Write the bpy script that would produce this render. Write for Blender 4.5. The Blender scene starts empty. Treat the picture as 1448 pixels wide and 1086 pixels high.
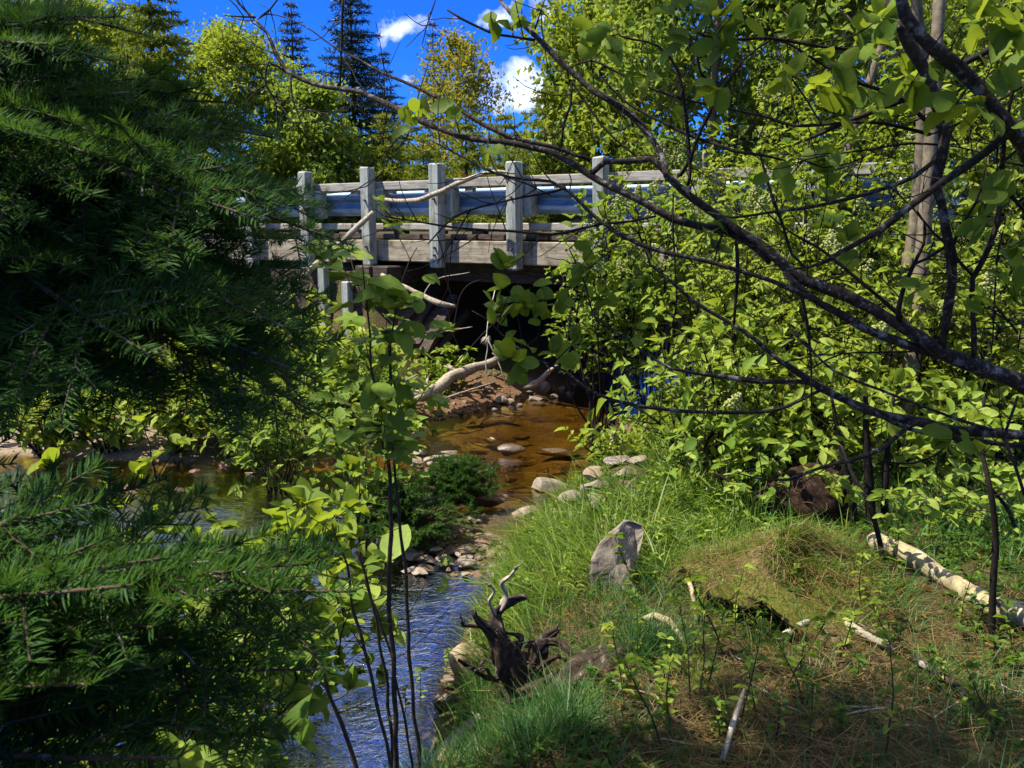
import bpy, bmesh, math
import numpy as np

R = np.random.default_rng(11)
rad = math.radians
C = bpy.context.scene.collection
PITCH = rad(10.1)
FPX, CX, CY = 1254.0, 724.0, 543.0
EYE = np.array([0.0, 0.0, 2.1])
UP = np.array([0.0, 0.0, 1.0])


def ray(px, py):
    dx, dy = (px - CX) / FPX, (CY - py) / FPX
    c, s = math.cos(PITCH), math.sin(PITCH)
    return np.array([dx, c + dy * s, -s + dy * c])


def at(px, py, Y):
    """survey point: where the sight line through a photo point reaches distance Y"""
    d = ray(px, py)
    return EYE + d * (Y / d[1])


def nrm(a):
    a = np.asarray(a, float)
    return a / np.maximum(np.linalg.norm(a, axis=-1, keepdims=True), 1e-9)


def smooth(e0, e1, x):
    t = np.clip((x - e0) / (e1 - e0), 0, 1)
    return t * t * (3 - 2 * t)


_ph = np.random.default_rng(5).uniform(0, 6.28, (40, 2))
_dr = np.random.default_rng(6).normal(size=(40, 3))


def wob(p, f, k=0):
    """cheap smooth noise, about -1..1"""
    p = np.asarray(p, float)
    o = 0
    for i in range(6):
        d = _dr[(i + k * 6) % 40]
        o = o + np.sin((p[..., 0] * d[0] + p[..., 1] * d[1] + p[..., 2] * d[2]) * f * (1 + .35 * i) + _ph[(i + k * 6) % 40, 0]) / (1 + .5 * i)
    return o / 2.2


# ------------------------------------------------------------------ mesh collector
class G:
    def __init__(s):
        s.v, s.f, s.n = [], [], 0

    def add(s, V, faces, mat=0, var=0.5, u=None):
        """V (n,3); faces: list of int arrays (m,3) or (m,4); var: number or (n,)"""
        V = np.asarray(V, float).reshape(-1, 3)
        n = len(V)
        var = np.broadcast_to(np.asarray(var, float), (n,)) if np.ndim(var) < 2 else np.asarray(var).reshape(-1)
        s.v.append((V, var))
        for F in faces:
            F = np.asarray(F, np.int64)
            if len(F):
                s.f.append((F + s.n, mat))
        s.n += n

    def mesh(s, name, mats, smooth_=True):
        me = bpy.data.meshes.new(name)
        V = np.concatenate([a for a, b in s.v])
        var = np.concatenate([b for a, b in s.v])
        me.vertices.add(len(V))
        me.vertices.foreach_set('co', V.astype(np.float32).ravel())
        loops = np.concatenate([F.ravel() for F, m in s.f])
        tot = np.concatenate([np.full(len(F), F.shape[1]) for F, m in s.f])
        mi = np.concatenate([np.full(len(F), m) for F, m in s.f])
        st = np.concatenate([[0], np.cumsum(tot)[:-1]])
        me.loops.add(len(loops))
        me.loops.foreach_set('vertex_index', loops.astype(np.int32))
        me.polygons.add(len(tot))
        me.polygons.foreach_set('loop_start', st.astype(np.int32))
        me.polygons.foreach_set('loop_total', tot.astype(np.int32))
        me.polygons.foreach_set('material_index', mi.astype(np.int32))
        me.polygons.foreach_set('use_smooth', np.full(len(tot), bool(smooth_)))
        a = me.attributes.new('var', 'FLOAT', 'POINT')
        a.data.foreach_set('value', var.astype(np.float32))
        for m in (mats if isinstance(mats, (list, tuple)) else [mats]):
            me.materials.append(m)
        me.update(calc_edges=True)
        me.validate(verbose=False)
        return me

    def obj(s, name, mats, parent=None, smooth_=True):
        return link(name, s.mesh(name, mats, smooth_), parent)


def link(name, me, parent=None):
    o = bpy.data.objects.new(name, me)
    C.objects.link(o)
    if parent is not None:
        o.parent = parent
    return o


def tag(o, label=None, cat=None, group=None, kind=None):
    for k, v in (('label', label), ('category', cat), ('group', group), ('kind', kind)):
        if v:
            o[k] = v
    return o


def thing(name, label, cat, loc=(0, 0, 0), group=None, rot=(0, 0, 0)):
    o = bpy.data.objects.new(name, None)
    o.empty_display_size = .1
    C.objects.link(o)
    o.location = loc
    o.rotation_euler = rot
    return tag(o, label, cat, group)


def copy_tree(o, parent=None):
    c = o.copy()
    C.objects.link(c)
    if parent is not None:
        c.parent = parent
    for ch in list(o.children):
        copy_tree(ch, c)
    return c


# ------------------------------------------------------------------ shapes
def spline(pts, step):
    """Catmull-Rom resample of (n,k) rows"""
    P = np.asarray(pts, float)
    if len(P) < 3:
        n = max(2, int(np.linalg.norm(P[1, :3] - P[0, :3]) / step) + 1)
        return P[0] + (P[1] - P[0]) * np.linspace(0, 1, n)[:, None]
    E = np.vstack([2 * P[0] - P[1], P, 2 * P[-1] - P[-2]])
    out = []
    for i in range(len(P) - 1):
        a, b, c, d = E[i:i + 4]
        n = max(1, int(np.linalg.norm(c[:3] - b[:3]) / step))
        t = (np.arange(n) / n)[:, None]
        out.append(.5 * (2 * b + (c - a) * t + (2 * a - 5 * b + 4 * c - d) * t ** 2 + (3 * b - a - 3 * c + d) * t ** 3))
    out.append(P[-1:])
    return np.vstack(out)


def tube(g, P, r, n=6, mat=0, var=.5, rough=0.0, seed=0, cap=True, groove=0.0):
    P = np.asarray(P, float)
    m = len(P)
    r = np.broadcast_to(np.asarray(r, float), (m,))
    T = nrm(np.gradient(P, axis=0))
    a = np.array([0, 0, 1.0]) if abs(T[0, 2]) < .8 else np.array([1.0, 0, 0])
    X = nrm(np.cross(a, T[0]))
    ang = np.arange(n) * 2 * math.pi / n
    ca, sa = np.cos(ang), np.sin(ang)
    V = np.empty((m, n, 3))
    for i in range(m):
        X = X - T[i] * X.dot(T[i])
        X = X / max(np.linalg.norm(X), 1e-9)
        Yv = np.cross(T[i], X)
        V[i] = P[i] + r[i] * (ca[:, None] * X + sa[:, None] * Yv)
    if groove:
        rg = np.random.default_rng(seed + 900)
        f1, f2, f3 = rg.integers(2, 4), rg.integers(4, 7), rg.integers(7, 11)
        al = np.linspace(0, 1, m)[:, None] * m * .10
        gr = np.sin(ang * f1 + al * .7 + 1) * .5 + np.sin(ang * f2 - al * 1.1) * .6 + np.abs(np.sin(ang * f3 * .5 + al * .5)) * .8 - .4
        V = P[:, None] + (V - P[:, None]) * (1 + groove * gr)[..., None]
    if rough:
        k = 1 + rough * wob(V / np.maximum(r.max(), .004) + seed * 3.1, .8, seed % 5)
        V = P[:, None] + (V - P[:, None]) * k[..., None]
    idx = np.arange(m * n).reshape(m, n)
    q = np.stack([idx[:-1], np.roll(idx[:-1], -1, 1), np.roll(idx[1:], -1, 1), idx[1:]], -1).reshape(-1, 4)
    V = V.reshape(-1, 3)
    fs = [q]
    if cap:
        V = np.vstack([V, P[0], P[-1]])
        c0, c1 = m * n, m * n + 1
        fs.append(np.stack([np.full(n, c0), np.roll(idx[0], -1), idx[0]], -1))
        fs.append(np.stack([np.full(n, c1), idx[-1], np.roll(idx[-1], -1)], -1))
    g.add(V, fs, mat, var)


def _leaf(ts, ws, droop, fold):
    """outline template: midrib with a left and right edge; tri/quad fans"""
    v, fq, ft = [], [], []
    n = len(ts)
    mid, lf, rt = [], [], []
    for t, w in zip(ts, ws):
        z = -droop * t * t
        mid.append(len(v)); v.append((t, 0, z))
        if w > 0:
            lf.append(len(v)); v.append((t, w, z + fold * w - .10 * math.sin(t * 9) * w))
            rt.append(len(v)); v.append((t, -w, z + fold * w + .10 * math.sin(t * 8 + 1) * w))
        else:
            lf.append(None); rt.append(None)
    for i in range(n - 1):
        for e, s in ((lf, 1), (rt, -1)):
            if e[i] is None:
                f = [mid[i], mid[i + 1], e[i + 1]]
            elif e[i + 1] is None:
                f = [mid[i], mid[i + 1], e[i]]
            else:
                f = [mid[i], mid[i + 1], e[i + 1], e[i]]
            if s > 0:
                f = f[::-1]
            f = f[::-1]
            (fq if len(f) == 4 else ft).append(f)
    return np.array(v), [np.array(x).reshape(-1, k) for x, k in ((fq, 4), (ft, 3)) if len(x)]


LEAF_OVAL = _leaf([0, .12, .3, .5, .7, .87, 1], [0, .26, .45, .5, .43, .25, 0], .22, .32)
LEAF_ROUND = _leaf([0, .1, .28, .5, .72, .9, 1], [0, .3, .47, .5, .46, .27, 0], .16, .22)
LEAF_POINT = _leaf([0, .2, .42, .7, 1], [0, .36, .5, .33, 0], .3, .42)
LEAF_MID = _leaf([0, .3, .68, 1], [0, .46, .4, 0], .28, .4)
LEAF_LOW = _leaf([0, .5, 1], [0, .5, 0], .25, .4)


def _maple():
    ang = np.array([-150, -118, -95, -72, -50, -30, -12, 0, 12, 30, 50, 72, 95, 118, 150])
    rr = np.array([.38, .50, .34, .62, .66, .42, .72, .86, .72, .42, .66, .62, .34, .50, .38])
    a = np.radians(ang)
    v = [(0.3, 0, 0)] + [(.3 + .8 * r * math.cos(t), .95 * r * math.sin(t), -.12 * r * r + .05 * math.sin(5 * t)) for r, t in zip(rr, a)]
    v.append((.12, 0, 0))
    f = [(0, i, i + 1) for i in range(1, 15)] + [(0, 15, 16), (0, 16, 1)]
    return np.array(v), [np.array(f)]


LEAF_MAPLE = _maple()


def leaves(g, P, D, N, L, W, tm, mat=0, var=None):
    n = len(P)
    if not n:
        return
    X = nrm(D)
    Y = nrm(np.cross(N, X))
    Z = np.cross(X, Y)
    t, F = tm
    L = np.broadcast_to(np.asarray(L, float), (n,))[:, None, None]
    W = np.broadcast_to(np.asarray(W, float), (n,))[:, None, None]
    curl = R.normal(1, .5, n)[:, None, None]
    V = P[:, None] + X[:, None] * t[None, :, 0:1] * L + Y[:, None] * t[None, :, 1:2] * W + Z[:, None] * t[None, :, 2:3] * L * curl
    k = len(t)
    off = (np.arange(n) * k)[:, None, None]
    if var is None:
        var = R.uniform(0, 1, n)
    g.add(V.reshape(-1, 3), [(f[None] + off).reshape(-1, f.shape[1]) for f in F], mat, np.repeat(var, k))


def strips(g, P, D, B, S, L, w, seg=2, mat=0, var=None, taper=.15):
    """narrow blades: P root, D direction, B bend, S width direction"""
    n = len(P)
    if not n:
        return
    L = np.broadcast_to(np.asarray(L, float), (n,))[:, None]
    w = np.broadcast_to(np.asarray(w, float), (n,))[:, None]
    rows = []
    for i in range(seg + 1):
        t = i / seg
        c = P + L * (D * t + B * t * t)
        ww = w * (1 - (1 - taper) * t ** 1.5) * (.75 + .25 * min(1, t * 3))
        if i == seg:
            rows.append(c[:, None])
        else:
            rows += [(c - S * ww * .5)[:, None], (c + S * ww * .5)[:, None]]
    V = np.concatenate(rows, 1)
    k = V.shape[1]
    off = (np.arange(n) * k)[:, None, None]
    q = np.array([[2 * i, 2 * i + 1, 2 * i + 3, 2 * i + 2] for i in range(seg - 1)]).reshape(-1, 4)
    tr = np.array([[2 * seg - 2, 2 * seg - 1, 2 * seg]])
    if var is None:
        var = R.uniform(0, 1, n)
    g.add(V.reshape(-1, 3), ([(q[None] + off).reshape(-1, 4)] if len(q) else []) + [(tr[None] + off).reshape(-1, 3)], mat, np.repeat(var, k))


def ico(sub):
    bm = bmesh.new()
    bmesh.ops.create_icosphere(bm, subdivisions=sub, radius=1)
    V = np.array([v.co[:] for v in bm.verts])
    F = np.array([[v.index for v in f.verts] for f in bm.faces])
    bm.free()
    return V, F


ICO = {k: ico(k) for k in (1, 2, 3, 4, 5)}


def rock_shape(seed, scale, sub=4, cuts=9, rough=.05, lo=.55):
    r = np.random.default_rng(seed)
    V, F = ICO[sub]
    V = V.copy()
    for _ in range(cuts):
        n = nrm(r.normal(size=3))
        c = r.uniform(lo, .92)
        d = V @ n
        V = V - np.outer(np.maximum(d - c, 0) * .93, n)
    V = V * (1 + rough * wob(V + seed, 2.2, seed % 5)[:, None] + rough * .5 * wob(V + seed, 6, (seed + 1) % 5)[:, None] + rough * .25 * wob(V, 15, 2)[:, None])
    return V * np.asarray(scale), F


def rotz(a):
    c, s = math.cos(a), math.sin(a)
    return np.array([[c, -s, 0], [s, c, 0], [0, 0, 1.0]])


def rotx(a):
    c, s = math.cos(a), math.sin(a)
    return np.array([[1.0, 0, 0], [0, c, -s], [0, s, c]])


def roty(a):
    c, s = math.cos(a), math.sin(a)
    return np.array([[c, 0, s], [0, 1.0, 0], [-s, 0, c]])


def box(g, c, X, Y, Z, h, mat=0, var=.5, bev=.006, jit=0):
    """bevelled box: centre c, unit axes, half sizes h"""
    hx, hy, hz = h
    b = min(bev, hx * .45, hy * .45, hz * .45)
    vs, ids = [], {}
    for sx in (-1, 1):
        for sy in (-1, 1):
            for sz in (-1, 1):
                for k in range(3):
                    p = [sx * hx, sy * hy, sz * hz]
                    for j in range(3):
                        if j != k:
                            p[j] -= (sx, sy, sz)[j] * b
                    ids[(sx, sy, sz, k)] = len(vs)
                    vs.append(p)
    q, t = [], []
    S = (-1, 1)
    for k in range(3):
        a, bb = [j for j in range(3) if j != k]
        for s in S:
            f = []
            for (u, w) in ((-1, -1), (1, -1), (1, 1), (-1, 1)):
                sg = [0, 0, 0]; sg[k] = s; sg[a] = u; sg[bb] = w
                f.append(ids[(*sg, k)])
            flip = (s < 0) ^ (k == 1)
            q.append(f[::-1] if flip else f)
    for k in range(3):            # edges along axis k
        a, bb = [j for j in range(3) if j != k]
        for u in S:
            for w in S:
                f = []
                for (e, kk) in ((-1, a), (1, a), (1, bb), (-1, bb)):
                    sg = [0, 0, 0]; sg[k] = e; sg[a] = u; sg[bb] = w
                    f.append(ids[(*sg, kk)])
                q.append(f)
    for sx in S:
        for sy in S:
            for sz in S:
                t.append([ids[(sx, sy, sz, k)] for k in range(3)])
    V = np.array(vs)
    if jit:
        V = V + jit * np.random.default_rng(int(abs(c[0] * 977 + c[2] * 131)) + 3).normal(size=V.shape)
    M = np.stack([X, Y, Z])
    g.add(np.asarray(c) + V @ M, [np.array(q), np.array(t)], mat, var)


# ------------------------------------------------------------------ terrain
POOL = np.array([(-5, -6), (-3.2, -2), (-2.2, 0), (-2.0, 1.5), (-1.7, 2.2), (-.9, 2.35), (-.5, 2.7), (-.33, 3.2), (-.22, 4), (-.15, 5), (.04, 5.8),
                 (.62, 6.5), (.86, 7.2), (1.0, 8.2), (1.15, 9.2), (1.8, 9.9), (3.0, 11), (4.8, 13.5), (6, 16), (9, 22), (12, 30), (10, 31), (6.6, 22.5), (3.6, 17),
                 (2.5, 15), (1.6, 13), (1.0, 11.75), (.45, 11.1), (-.35, 10.3), (-.85, 9.3), (-.95, 8.4), (-1.5, 7.9), (-2.6, 7.7), (-4.5, 7.9), (-7, 8.4),
                 (-12, 10), (-15, 6), (-13, -6)], float)


def sdist(x, y):
    x, y = np.asarray(x, float), np.asarray(y, float)
    d = np.full(x.shape, 1e9)
    ins = np.zeros(x.shape, bool)
    n = len(POOL)
    for i in range(n):
        a, b = POOL[i], POOL[(i + 1) % n]
        e = b - a
        wx, wy = x - a[0], y - a[1]
        t = np.clip((wx * e[0] + wy * e[1]) / e.dot(e), 0, 1)
        d = np.minimum(d, (wx - e[0] * t) ** 2 + (wy - e[1] * t) ** 2)
        c = (a[1] <= y) != (b[1] <= y)
        xi = a[0] + (y - a[1]) / (e[1] if abs(e[1]) > 1e-9 else 1e-9) * e[0]
        ins ^= c & (x < xi)
    return np.where(ins, -1, 1) * np.sqrt(d)


BN = nrm(np.array([-.55, -.835]))          # bridge face normal, towards the camera
BD = nrm(np.array([.835, -.55]))           # along the bridge, towards the near end
B0 = np.array([-.84, 11.0])


def bdist(x, y):
    return (x - B0[0]) * BN[0] + (y - B0[1]) * BN[1]


def balong(x, y):
    return (x - B0[0]) * BD[0] + (y - B0[1]) * BD[1]


def height(x, y):
    x, y = np.asarray(x, float), np.asarray(y, float)
    p = np.stack([x, y, x * 0], -1)
    s = sdist(x, y) + .07 * wob(p, 2.1, 1) + .03 * wob(p, 6, 2)
    left = smooth(.6, -.9, x - .0 + .25 * (9 - y) * (y < 9) * 0) * smooth(6.2, 7.6, y)
    rise_r = .56 * smooth(-.05, .75, s) + .05 * np.clip(s, 0, 6)
    rise_l = .10 * smooth(-.05, .5, s) + .38 * smooth(.5, 2.0, s) + .06 * np.clip(s - 1, 0, 8)
    h = rise_r * (1 - left) + rise_l * left
    bed = -.07 - .75 * smooth(.0, .38, -s) * np.maximum(smooth(5.9, 4.9, y), smooth(-1.0, -1.5, x) * smooth(7.5, 7.1, y)) - .10 * smooth(.2, 1.2, -s)
    bed = bed + .035 * wob(p, 5, 0)
    isl = np.exp(-(((x + .62) / .42) ** 2 + ((y - 5.55) / .34) ** 2)) * .34
    bed = bed + isl
    riff = np.exp(-(((y - 6.05) / .5) ** 2)) * .09 * smooth(-1.4, -.4, x)
    bed = bed + riff
    h = np.where(s > 0, h, np.minimum(bed, bed * smooth(0, .25, -s) + h * 0 + .02 * smooth(.25, 0, -s)))
    # road embankment: behind the bridge face, outside the opening
    d, a = bdist(x, y), balong(x, y)
    slope = 1.62 - np.clip(d - .15, 0, 9) * .62
    out = np.maximum(smooth(-.35, -1.1, a), smooth(4.3, 5.3, a))
    emb = np.where(d > 0.15, slope, 1.62)
    back = np.clip(-d - 6.5, 0, 50)
    emb = emb - np.where(d < -6.5, np.minimum(back * .3, .6), 0)
    out = np.where((d > 0) & (a < 0), smooth(-3.0, -3.8, a + .25 * np.clip(d, 0, 3)), out)
    h = np.where(emb > h, h + (emb - h) * out, h)
    far = smooth(18, 60, np.hypot(x, y))
    h = h + far * (2.5 + .8 * wob(p, .05, 3)) * (s > 0)
    land = smooth(0, .5, s)
    h = h + land * (.045 * wob(p, 1.7, 4) + .018 * wob(p, 5.5, 1) + .008 * wob(p, 14, 2))
    return h


def hz(x, y):
    return float(height(np.array([x]), np.array([y]))[0])


def ground(px, py, add=0.0, z=None):
    """point of the ground (or of height z) on the sight line through a photo point"""
    d = ray(px, py)
    if z is not None:
        return EYE + d * ((z - EYE[2]) / d[2])
    t = np.linspace(.8, 16, 1500)
    P = EYE + d * t[:, None]
    k = np.nonzero(P[:, 2] < np.maximum(height(P[:, 0], P[:, 1]), -.0) + add)[0]
    return P[k[0]] if len(k) else P[-1]
# ------------------------------------------------------------------ materials
def mat(name):
    m = bpy.data.materials.new(name)
    m.use_nodes = True
    nt = m.node_tree
    nt.nodes.clear()
    return m, nt


class N:
    def __init__(s, nt):
        s.nt = nt

    def __call__(s, typ, ins=None, **kw):
        n = s.nt.nodes.new(typ)
        for k, v in kw.items():
            setattr(n, k, v)
        for k, v in (ins or {}).items():
            if hasattr(v, 'is_output'):
                s.nt.links.new(v, n.inputs[k])
            else:
                n.inputs[k].default_value = v
        return n

    def ramp(s, fac, stops):
        n = s.nt.nodes.new('ShaderNodeValToRGB')
        e = n.color_ramp.elements
        while len(e) > 1:
            e.remove(e[-1])
        e[0].position = stops[0][0]; e[0].color = (*stops[0][1], 1)
        for p, c in stops[1:]:
            q = e.new(p); q.color = (*c, 1)
        s.nt.links.new(fac, n.inputs[0])
        return n.outputs[0]

    def noise(s, vec, scale, detail=4, rough=.55, dist=0):
        n = s('ShaderNodeTexNoise', {'Scale': scale, 'Detail': detail, 'Roughness': rough, 'Distortion': dist})
        if vec is not None:
            s.nt.links.new(vec, n.inputs['Vector'])
        return n.outputs['Fac']

    def math(s, op, a, b=0.0, clamp=False):
        n = s('ShaderNodeMath', operation=op, use_clamp=clamp)
        for i, v in enumerate((a, b)):
            if hasattr(v, 'is_output'):
                s.nt.links.new(v, n.inputs[i])
            else:
                n.inputs[i].default_value = v
        return n.outputs[0]

    def mix(s, f, a, b, typ='MIX'):
        n = s('ShaderNodeMix', data_type='RGBA', blend_type=typ)
        for k, v in ((0, f), (6, a), (7, b)):
            if hasattr(v, 'is_output'):
                s.nt.links.new(v, n.inputs[k])
            else:
                n.inputs[k].default_value = v if k == 0 else (*v, 1)
        return n.outputs[2]

    def maprange(s, v, a, b, c=0.0, d=1.0):
        n = s('ShaderNodeMapRange', {'Value': v, 'From Min': a, 'From Max': b, 'To Min': c, 'To Max': d})
        return n.outputs[0]

    def out(s, sh):
        o = s.nt.nodes.new('ShaderNodeOutputMaterial')
        s.nt.links.new(sh, o.inputs[0])


def leaf_mat(name, stops, trans, tcol, rough=.55, spec=.14, vein=0.0):
    m, nt = mat(name)
    n = N(nt)
    var = n('ShaderNodeAttribute', attribute_name='var').outputs['Fac']
    obj = n('ShaderNodeObjectInfo').outputs['Random']
    pos = n('ShaderNodeNewGeometry').outputs['Position']
    big = n.noise(pos, 1.3, 2)
    f = n.math('ADD', n.math('MULTIPLY', var, .62), n.math('MULTIPLY', big, .36))
    col = n.ramp(f, stops)
    mot = n.noise(pos, 70, 3)
    col = n.mix(n.maprange(mot, .35, .75, 0, .35), col, [c * .55 for c in stops[0][1]])
    tc = n.mix(.55, col, tcol, 'MIX')
    bmp = n('ShaderNodeBump', {'Strength': .25, 'Distance': .004, 'Height': n.noise(pos, 120, 2)}).outputs[0]
    p = n('ShaderNodeBsdfPrincipled', {'Base Color': col, 'Roughness': rough, 'Specular IOR Level': spec, 'Normal': bmp}).outputs[0]
    t = n('ShaderNodeBsdfTranslucent', {'Color': tc}).outputs[0]
    n.out(n('ShaderNodeMixShader', {0: trans, 1: p, 2: t}).outputs[0])
    return m


def wood_mat(name, stops, scale=(60, 60, 4), rough=.8, patch=None, pscale=9, bump=.4, axis=None, spec=.2, crack=None):
    """grain stretched along object/global Z unless an axis mapping is given"""
    m, nt = mat(name)
    n = N(nt)
    co = n('ShaderNodeTexCoord').outputs['Object']
    mp = n('ShaderNodeMapping', {'Vector': co, 'Scale': scale})
    if axis is not None:
        mp.inputs['Rotation'].default_value = axis
    g = n.noise(mp.outputs[0], 1, 6, .65, .6)
    col = n.ramp(g, stops)
    if patch is not None:
        b = n.noise(co, pscale, 5, .6)
        col = n.mix(n.maprange(b, .52, .66), col, patch)
    if crack:
        col = n.mix(n.maprange(n.noise(mp.outputs[0], 2.5, 3, .5, 1.5), .62, .7, 0, .8), col, crack)
    bmp = n('ShaderNodeBump', {'Strength': bump, 'Distance': .01, 'Height': g}).outputs[0]
    n.out(n('ShaderNodeBsdfPrincipled', {'Base Color': col, 'Roughness': rough, 'Specular IOR Level': spec, 'Normal': bmp}).outputs[0])
    return m


def bark_mat(name, stops, scale=40, patch=None, pscale=14, pl=(.56, .64), bump=.5, rough=.8, rings=False):
    m, nt = mat(name)
    n = N(nt)
    co = n('ShaderNodeNewGeometry').outputs['Position']
    g = n.noise(co, scale, 6, .65)
    col = n.ramp(g, stops)
    if patch is not None:
        for k, (c, sc) in enumerate(((patch, pscale), ([x * .8 for x in patch], pscale * 3.1))):
            col = n.mix(n.maprange(n.noise(co, sc, 5, .6), *pl), col, c)
    bmp = n('ShaderNodeBump', {'Strength': bump, 'Distance': .006, 'Height': g}).outputs[0]
    n.out(n('ShaderNodeBsdfPrincipled', {'Base Color': col, 'Roughness': rough, 'Specular IOR Level': .2, 'Normal': bmp}).outputs[0])
    return m


def rock_mat(name, stops, scale=7, speck=(.05, .045, .04), moss=None, wet=False):
    m, nt = mat(name)
    n = N(nt)
    co = n('ShaderNodeNewGeometry').outputs['Position']
    nz = n('ShaderNodeSeparateXYZ', {0: n('ShaderNodeNewGeometry').outputs['Normal']}).outputs[2]
    g = n.noise(co, scale, 8, .62, .4)
    col = n.ramp(g, stops)
    col = n.mix(n.maprange(n.noise(co, scale * 5, 5, .7), .56, .72, 0, .75), col, speck)
    ri = n('ShaderNodeObjectInfo').outputs['Random']
    col = n.mix(n.maprange(ri, 0, 1, 0, .3), col, (.24, .16, .10))
    if moss:
        col = n.mix(n.math('MULTIPLY', n.maprange(n.noise(co, 6, 5), .5, .62), n.maprange(nz, .2, .8)), col, moss)
    h = n.math('ADD', g, n.math('MULTIPLY', n.noise(co, scale * 8, 6, .7), .35))
    bmp = n('ShaderNodeBump', {'Strength': .55, 'Distance': .02, 'Height': h}).outputs[0]
    n.out(n('ShaderNodeBsdfPrincipled', {'Base Color': col, 'Roughness': .25 if wet else .78, 'Specular IOR Level': .5 if wet else .3, 'Normal': bmp}).outputs[0])
    return m


M = {}
M['shrub'] = leaf_mat('shrub_leaf', [(.1, (.065, .125, .013)), (.45, (.215, .295, .030)), (.9, (.46, .51, .09))], .42, (.48, .54, .03))
M['bright'] = leaf_mat('bright_leaf', [(.1, (.07, .14, .016)), (.5, (.195, .29, .033)), (.9, (.42, .49, .09))], .40, (.42, .50, .035))
M['round'] = leaf_mat('round_leaf', [(.1, (.055, .11, .012)), (.5, (.145, .22, .022)), (.9, (.29, .35, .04))], .48, (.42, .50, .02))
M['cool'] = leaf_mat('cool_leaf', [(.1, (.03, .08, .012)), (.5, (.08, .15, .018)), (.9, (.16, .24, .03))], .38, (.22, .34, .02))
M['aspen'] = leaf_mat('aspen_leaf', [(.1, (.11, .18, .018)), (.5, (.25, .32, .03)), (.9, (.42, .46, .06))], .45, (.44, .50, .025))
M['ochre'] = leaf_mat('ochre_leaf', [(.1, (.12, .19, .02)), (.5, (.26, .27, .03)), (.9, (.42, .30, .04))], .45, (.44, .36, .02))
M['flower'] = leaf_mat('flower_bud', [(.1, (.28, .32, .08)), (.6, (.42, .44, .14)), (.9, (.5, .5, .2))], .3, (.5, .5, .15))
M['fir'] = leaf_mat('fir_needle', [(.1, (.014, .044, .008)), (.5, (.038, .100, .016)), (.9, (.105, .19, .028))], .30, (.14, .27, .02), .55, .08)
M['spruce'] = leaf_mat('spruce_needle', [(.1, (.006, .018, .012)), (.5, (.012, .034, .017)), (.9, (.025, .055, .02))], .12, (.03, .07, .02), .5, .3)
M['pale_spruce'] = leaf_mat('pale_spruce_needle', [(.1, (.08, .12, .012)), (.5, (.20, .25, .025)), (.9, (.38, .39, .055))], .3, (.36, .40, .02), .6, .12)
M['grass'] = leaf_mat('grass_blade', [(.1, (.05, .11, .010)), (.5, (.14, .225, .018)), (.9, (.31, .36, .05))], .38, (.22, .34, .02), .45, .3)
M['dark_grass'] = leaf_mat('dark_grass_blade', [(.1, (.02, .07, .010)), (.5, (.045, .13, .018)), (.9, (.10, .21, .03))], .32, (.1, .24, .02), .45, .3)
M['straw'] = leaf_mat('straw', [(.1, (.06, .036, .012)), (.5, (.19, .12, .036)), (.9, (.38, .27, .10))], .25, (.28, .19, .05), .6, .2)
M['dead_leaf'] = leaf_mat('dead_leaf', [(.1, (.10, .05, .015)), (.5, (.24, .13, .03)), (.9, (.36, .22, .06))], .25, (.3, .16, .03), .6, .2)
M['alder_bark'] = bark_mat('alder_bark', [(.3, (.007, .005, .003)), (.55, (.030, .021, .013)), (.75, (.095, .072, .048))], 55, (.21, .20, .165), 22, (.575, .68), .8)
M['twig'] = bark_mat('dark_twig', [(.3, (.005, .004, .003)), (.6, (.018, .012, .008)), (.8, (.04, .03, .02))], 60)
M['sap_stem'] = bark_mat('sapling_stem', [(.3, (.02, .014, .008)), (.6, (.06, .042, .022)), (.8, (.11, .08, .045))], 60)
M['grey_trunk'] = bark_mat('grey_trunk', [(.3, (.085, .066, .040)), (.55, (.18, .142, .085)), (.8, (.30, .25, .155))], 22, (.07, .05, .03), 9, (.6, .7))
M['fir_bark'] = bark_mat('fir_bark', [(.3, (.03, .02, .012)), (.55, (.09, .058, .032)), (.8, (.2, .15, .10))], 70, (.28, .25, .19), 12, (.6, .66))
M['birch'] = bark_mat('birch_bark', [(.3, (.14, .12, .07)), (.5, (.32, .26, .13)), (.75, (.52, .45, .27))], 18, (.09, .07, .045), 8, (.6, .66))
M['drift'] = bark_mat('bleached_wood', [(.3, (.16, .12, .075)), (.5, (.34, .28, .19)), (.75, (.52, .45, .33))], 30, (.10, .075, .05), 9, (.62, .7))
M['rot'] = bark_mat('rotten_wood', [(.3, (.008, .005, .003)), (.55, (.045, .03, .018)), (.78, (.19, .14, .095))], 34, (.30, .27, .22), 11, (.63, .70), .9)
M['rock'] = rock_mat('grey_rock', [(.3, (.085, .07, .048)), (.5, (.22, .185, .13)), (.75, (.40, .345, .25))])
M['stone'] = rock_mat('pale_stone', [(.3, (.12, .098, .07)), (.5, (.23, .185, .13)), (.75, (.37, .315, .235))], 9)
M['mossrock'] = rock_mat('mossy_stone', [(.3, (.14, .10, .06)), (.5, (.30, .22, .13)), (.75, (.45, .36, .23))], 8, (.05, .04, .03), (.09, .10, .015))
M['redrock'] = rock_mat('brown_stone', [(.3, (.07, .035, .02)), (.5, (.16, .08, .045)), (.75, (.28, .17, .10))], 8)
M['gravel'] = rock_mat('brown_gravel', [(.3, (.05, .033, .02)), (.5, (.15, .10, .06)), (.75, (.34, .26, .18))], 14)
M['wet'] = rock_mat('wet_stone', [(.3, (.03, .02, .012)), (.5, (.08, .05, .028)), (.75, (.17, .115, .07))], 9, wet=True)
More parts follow.
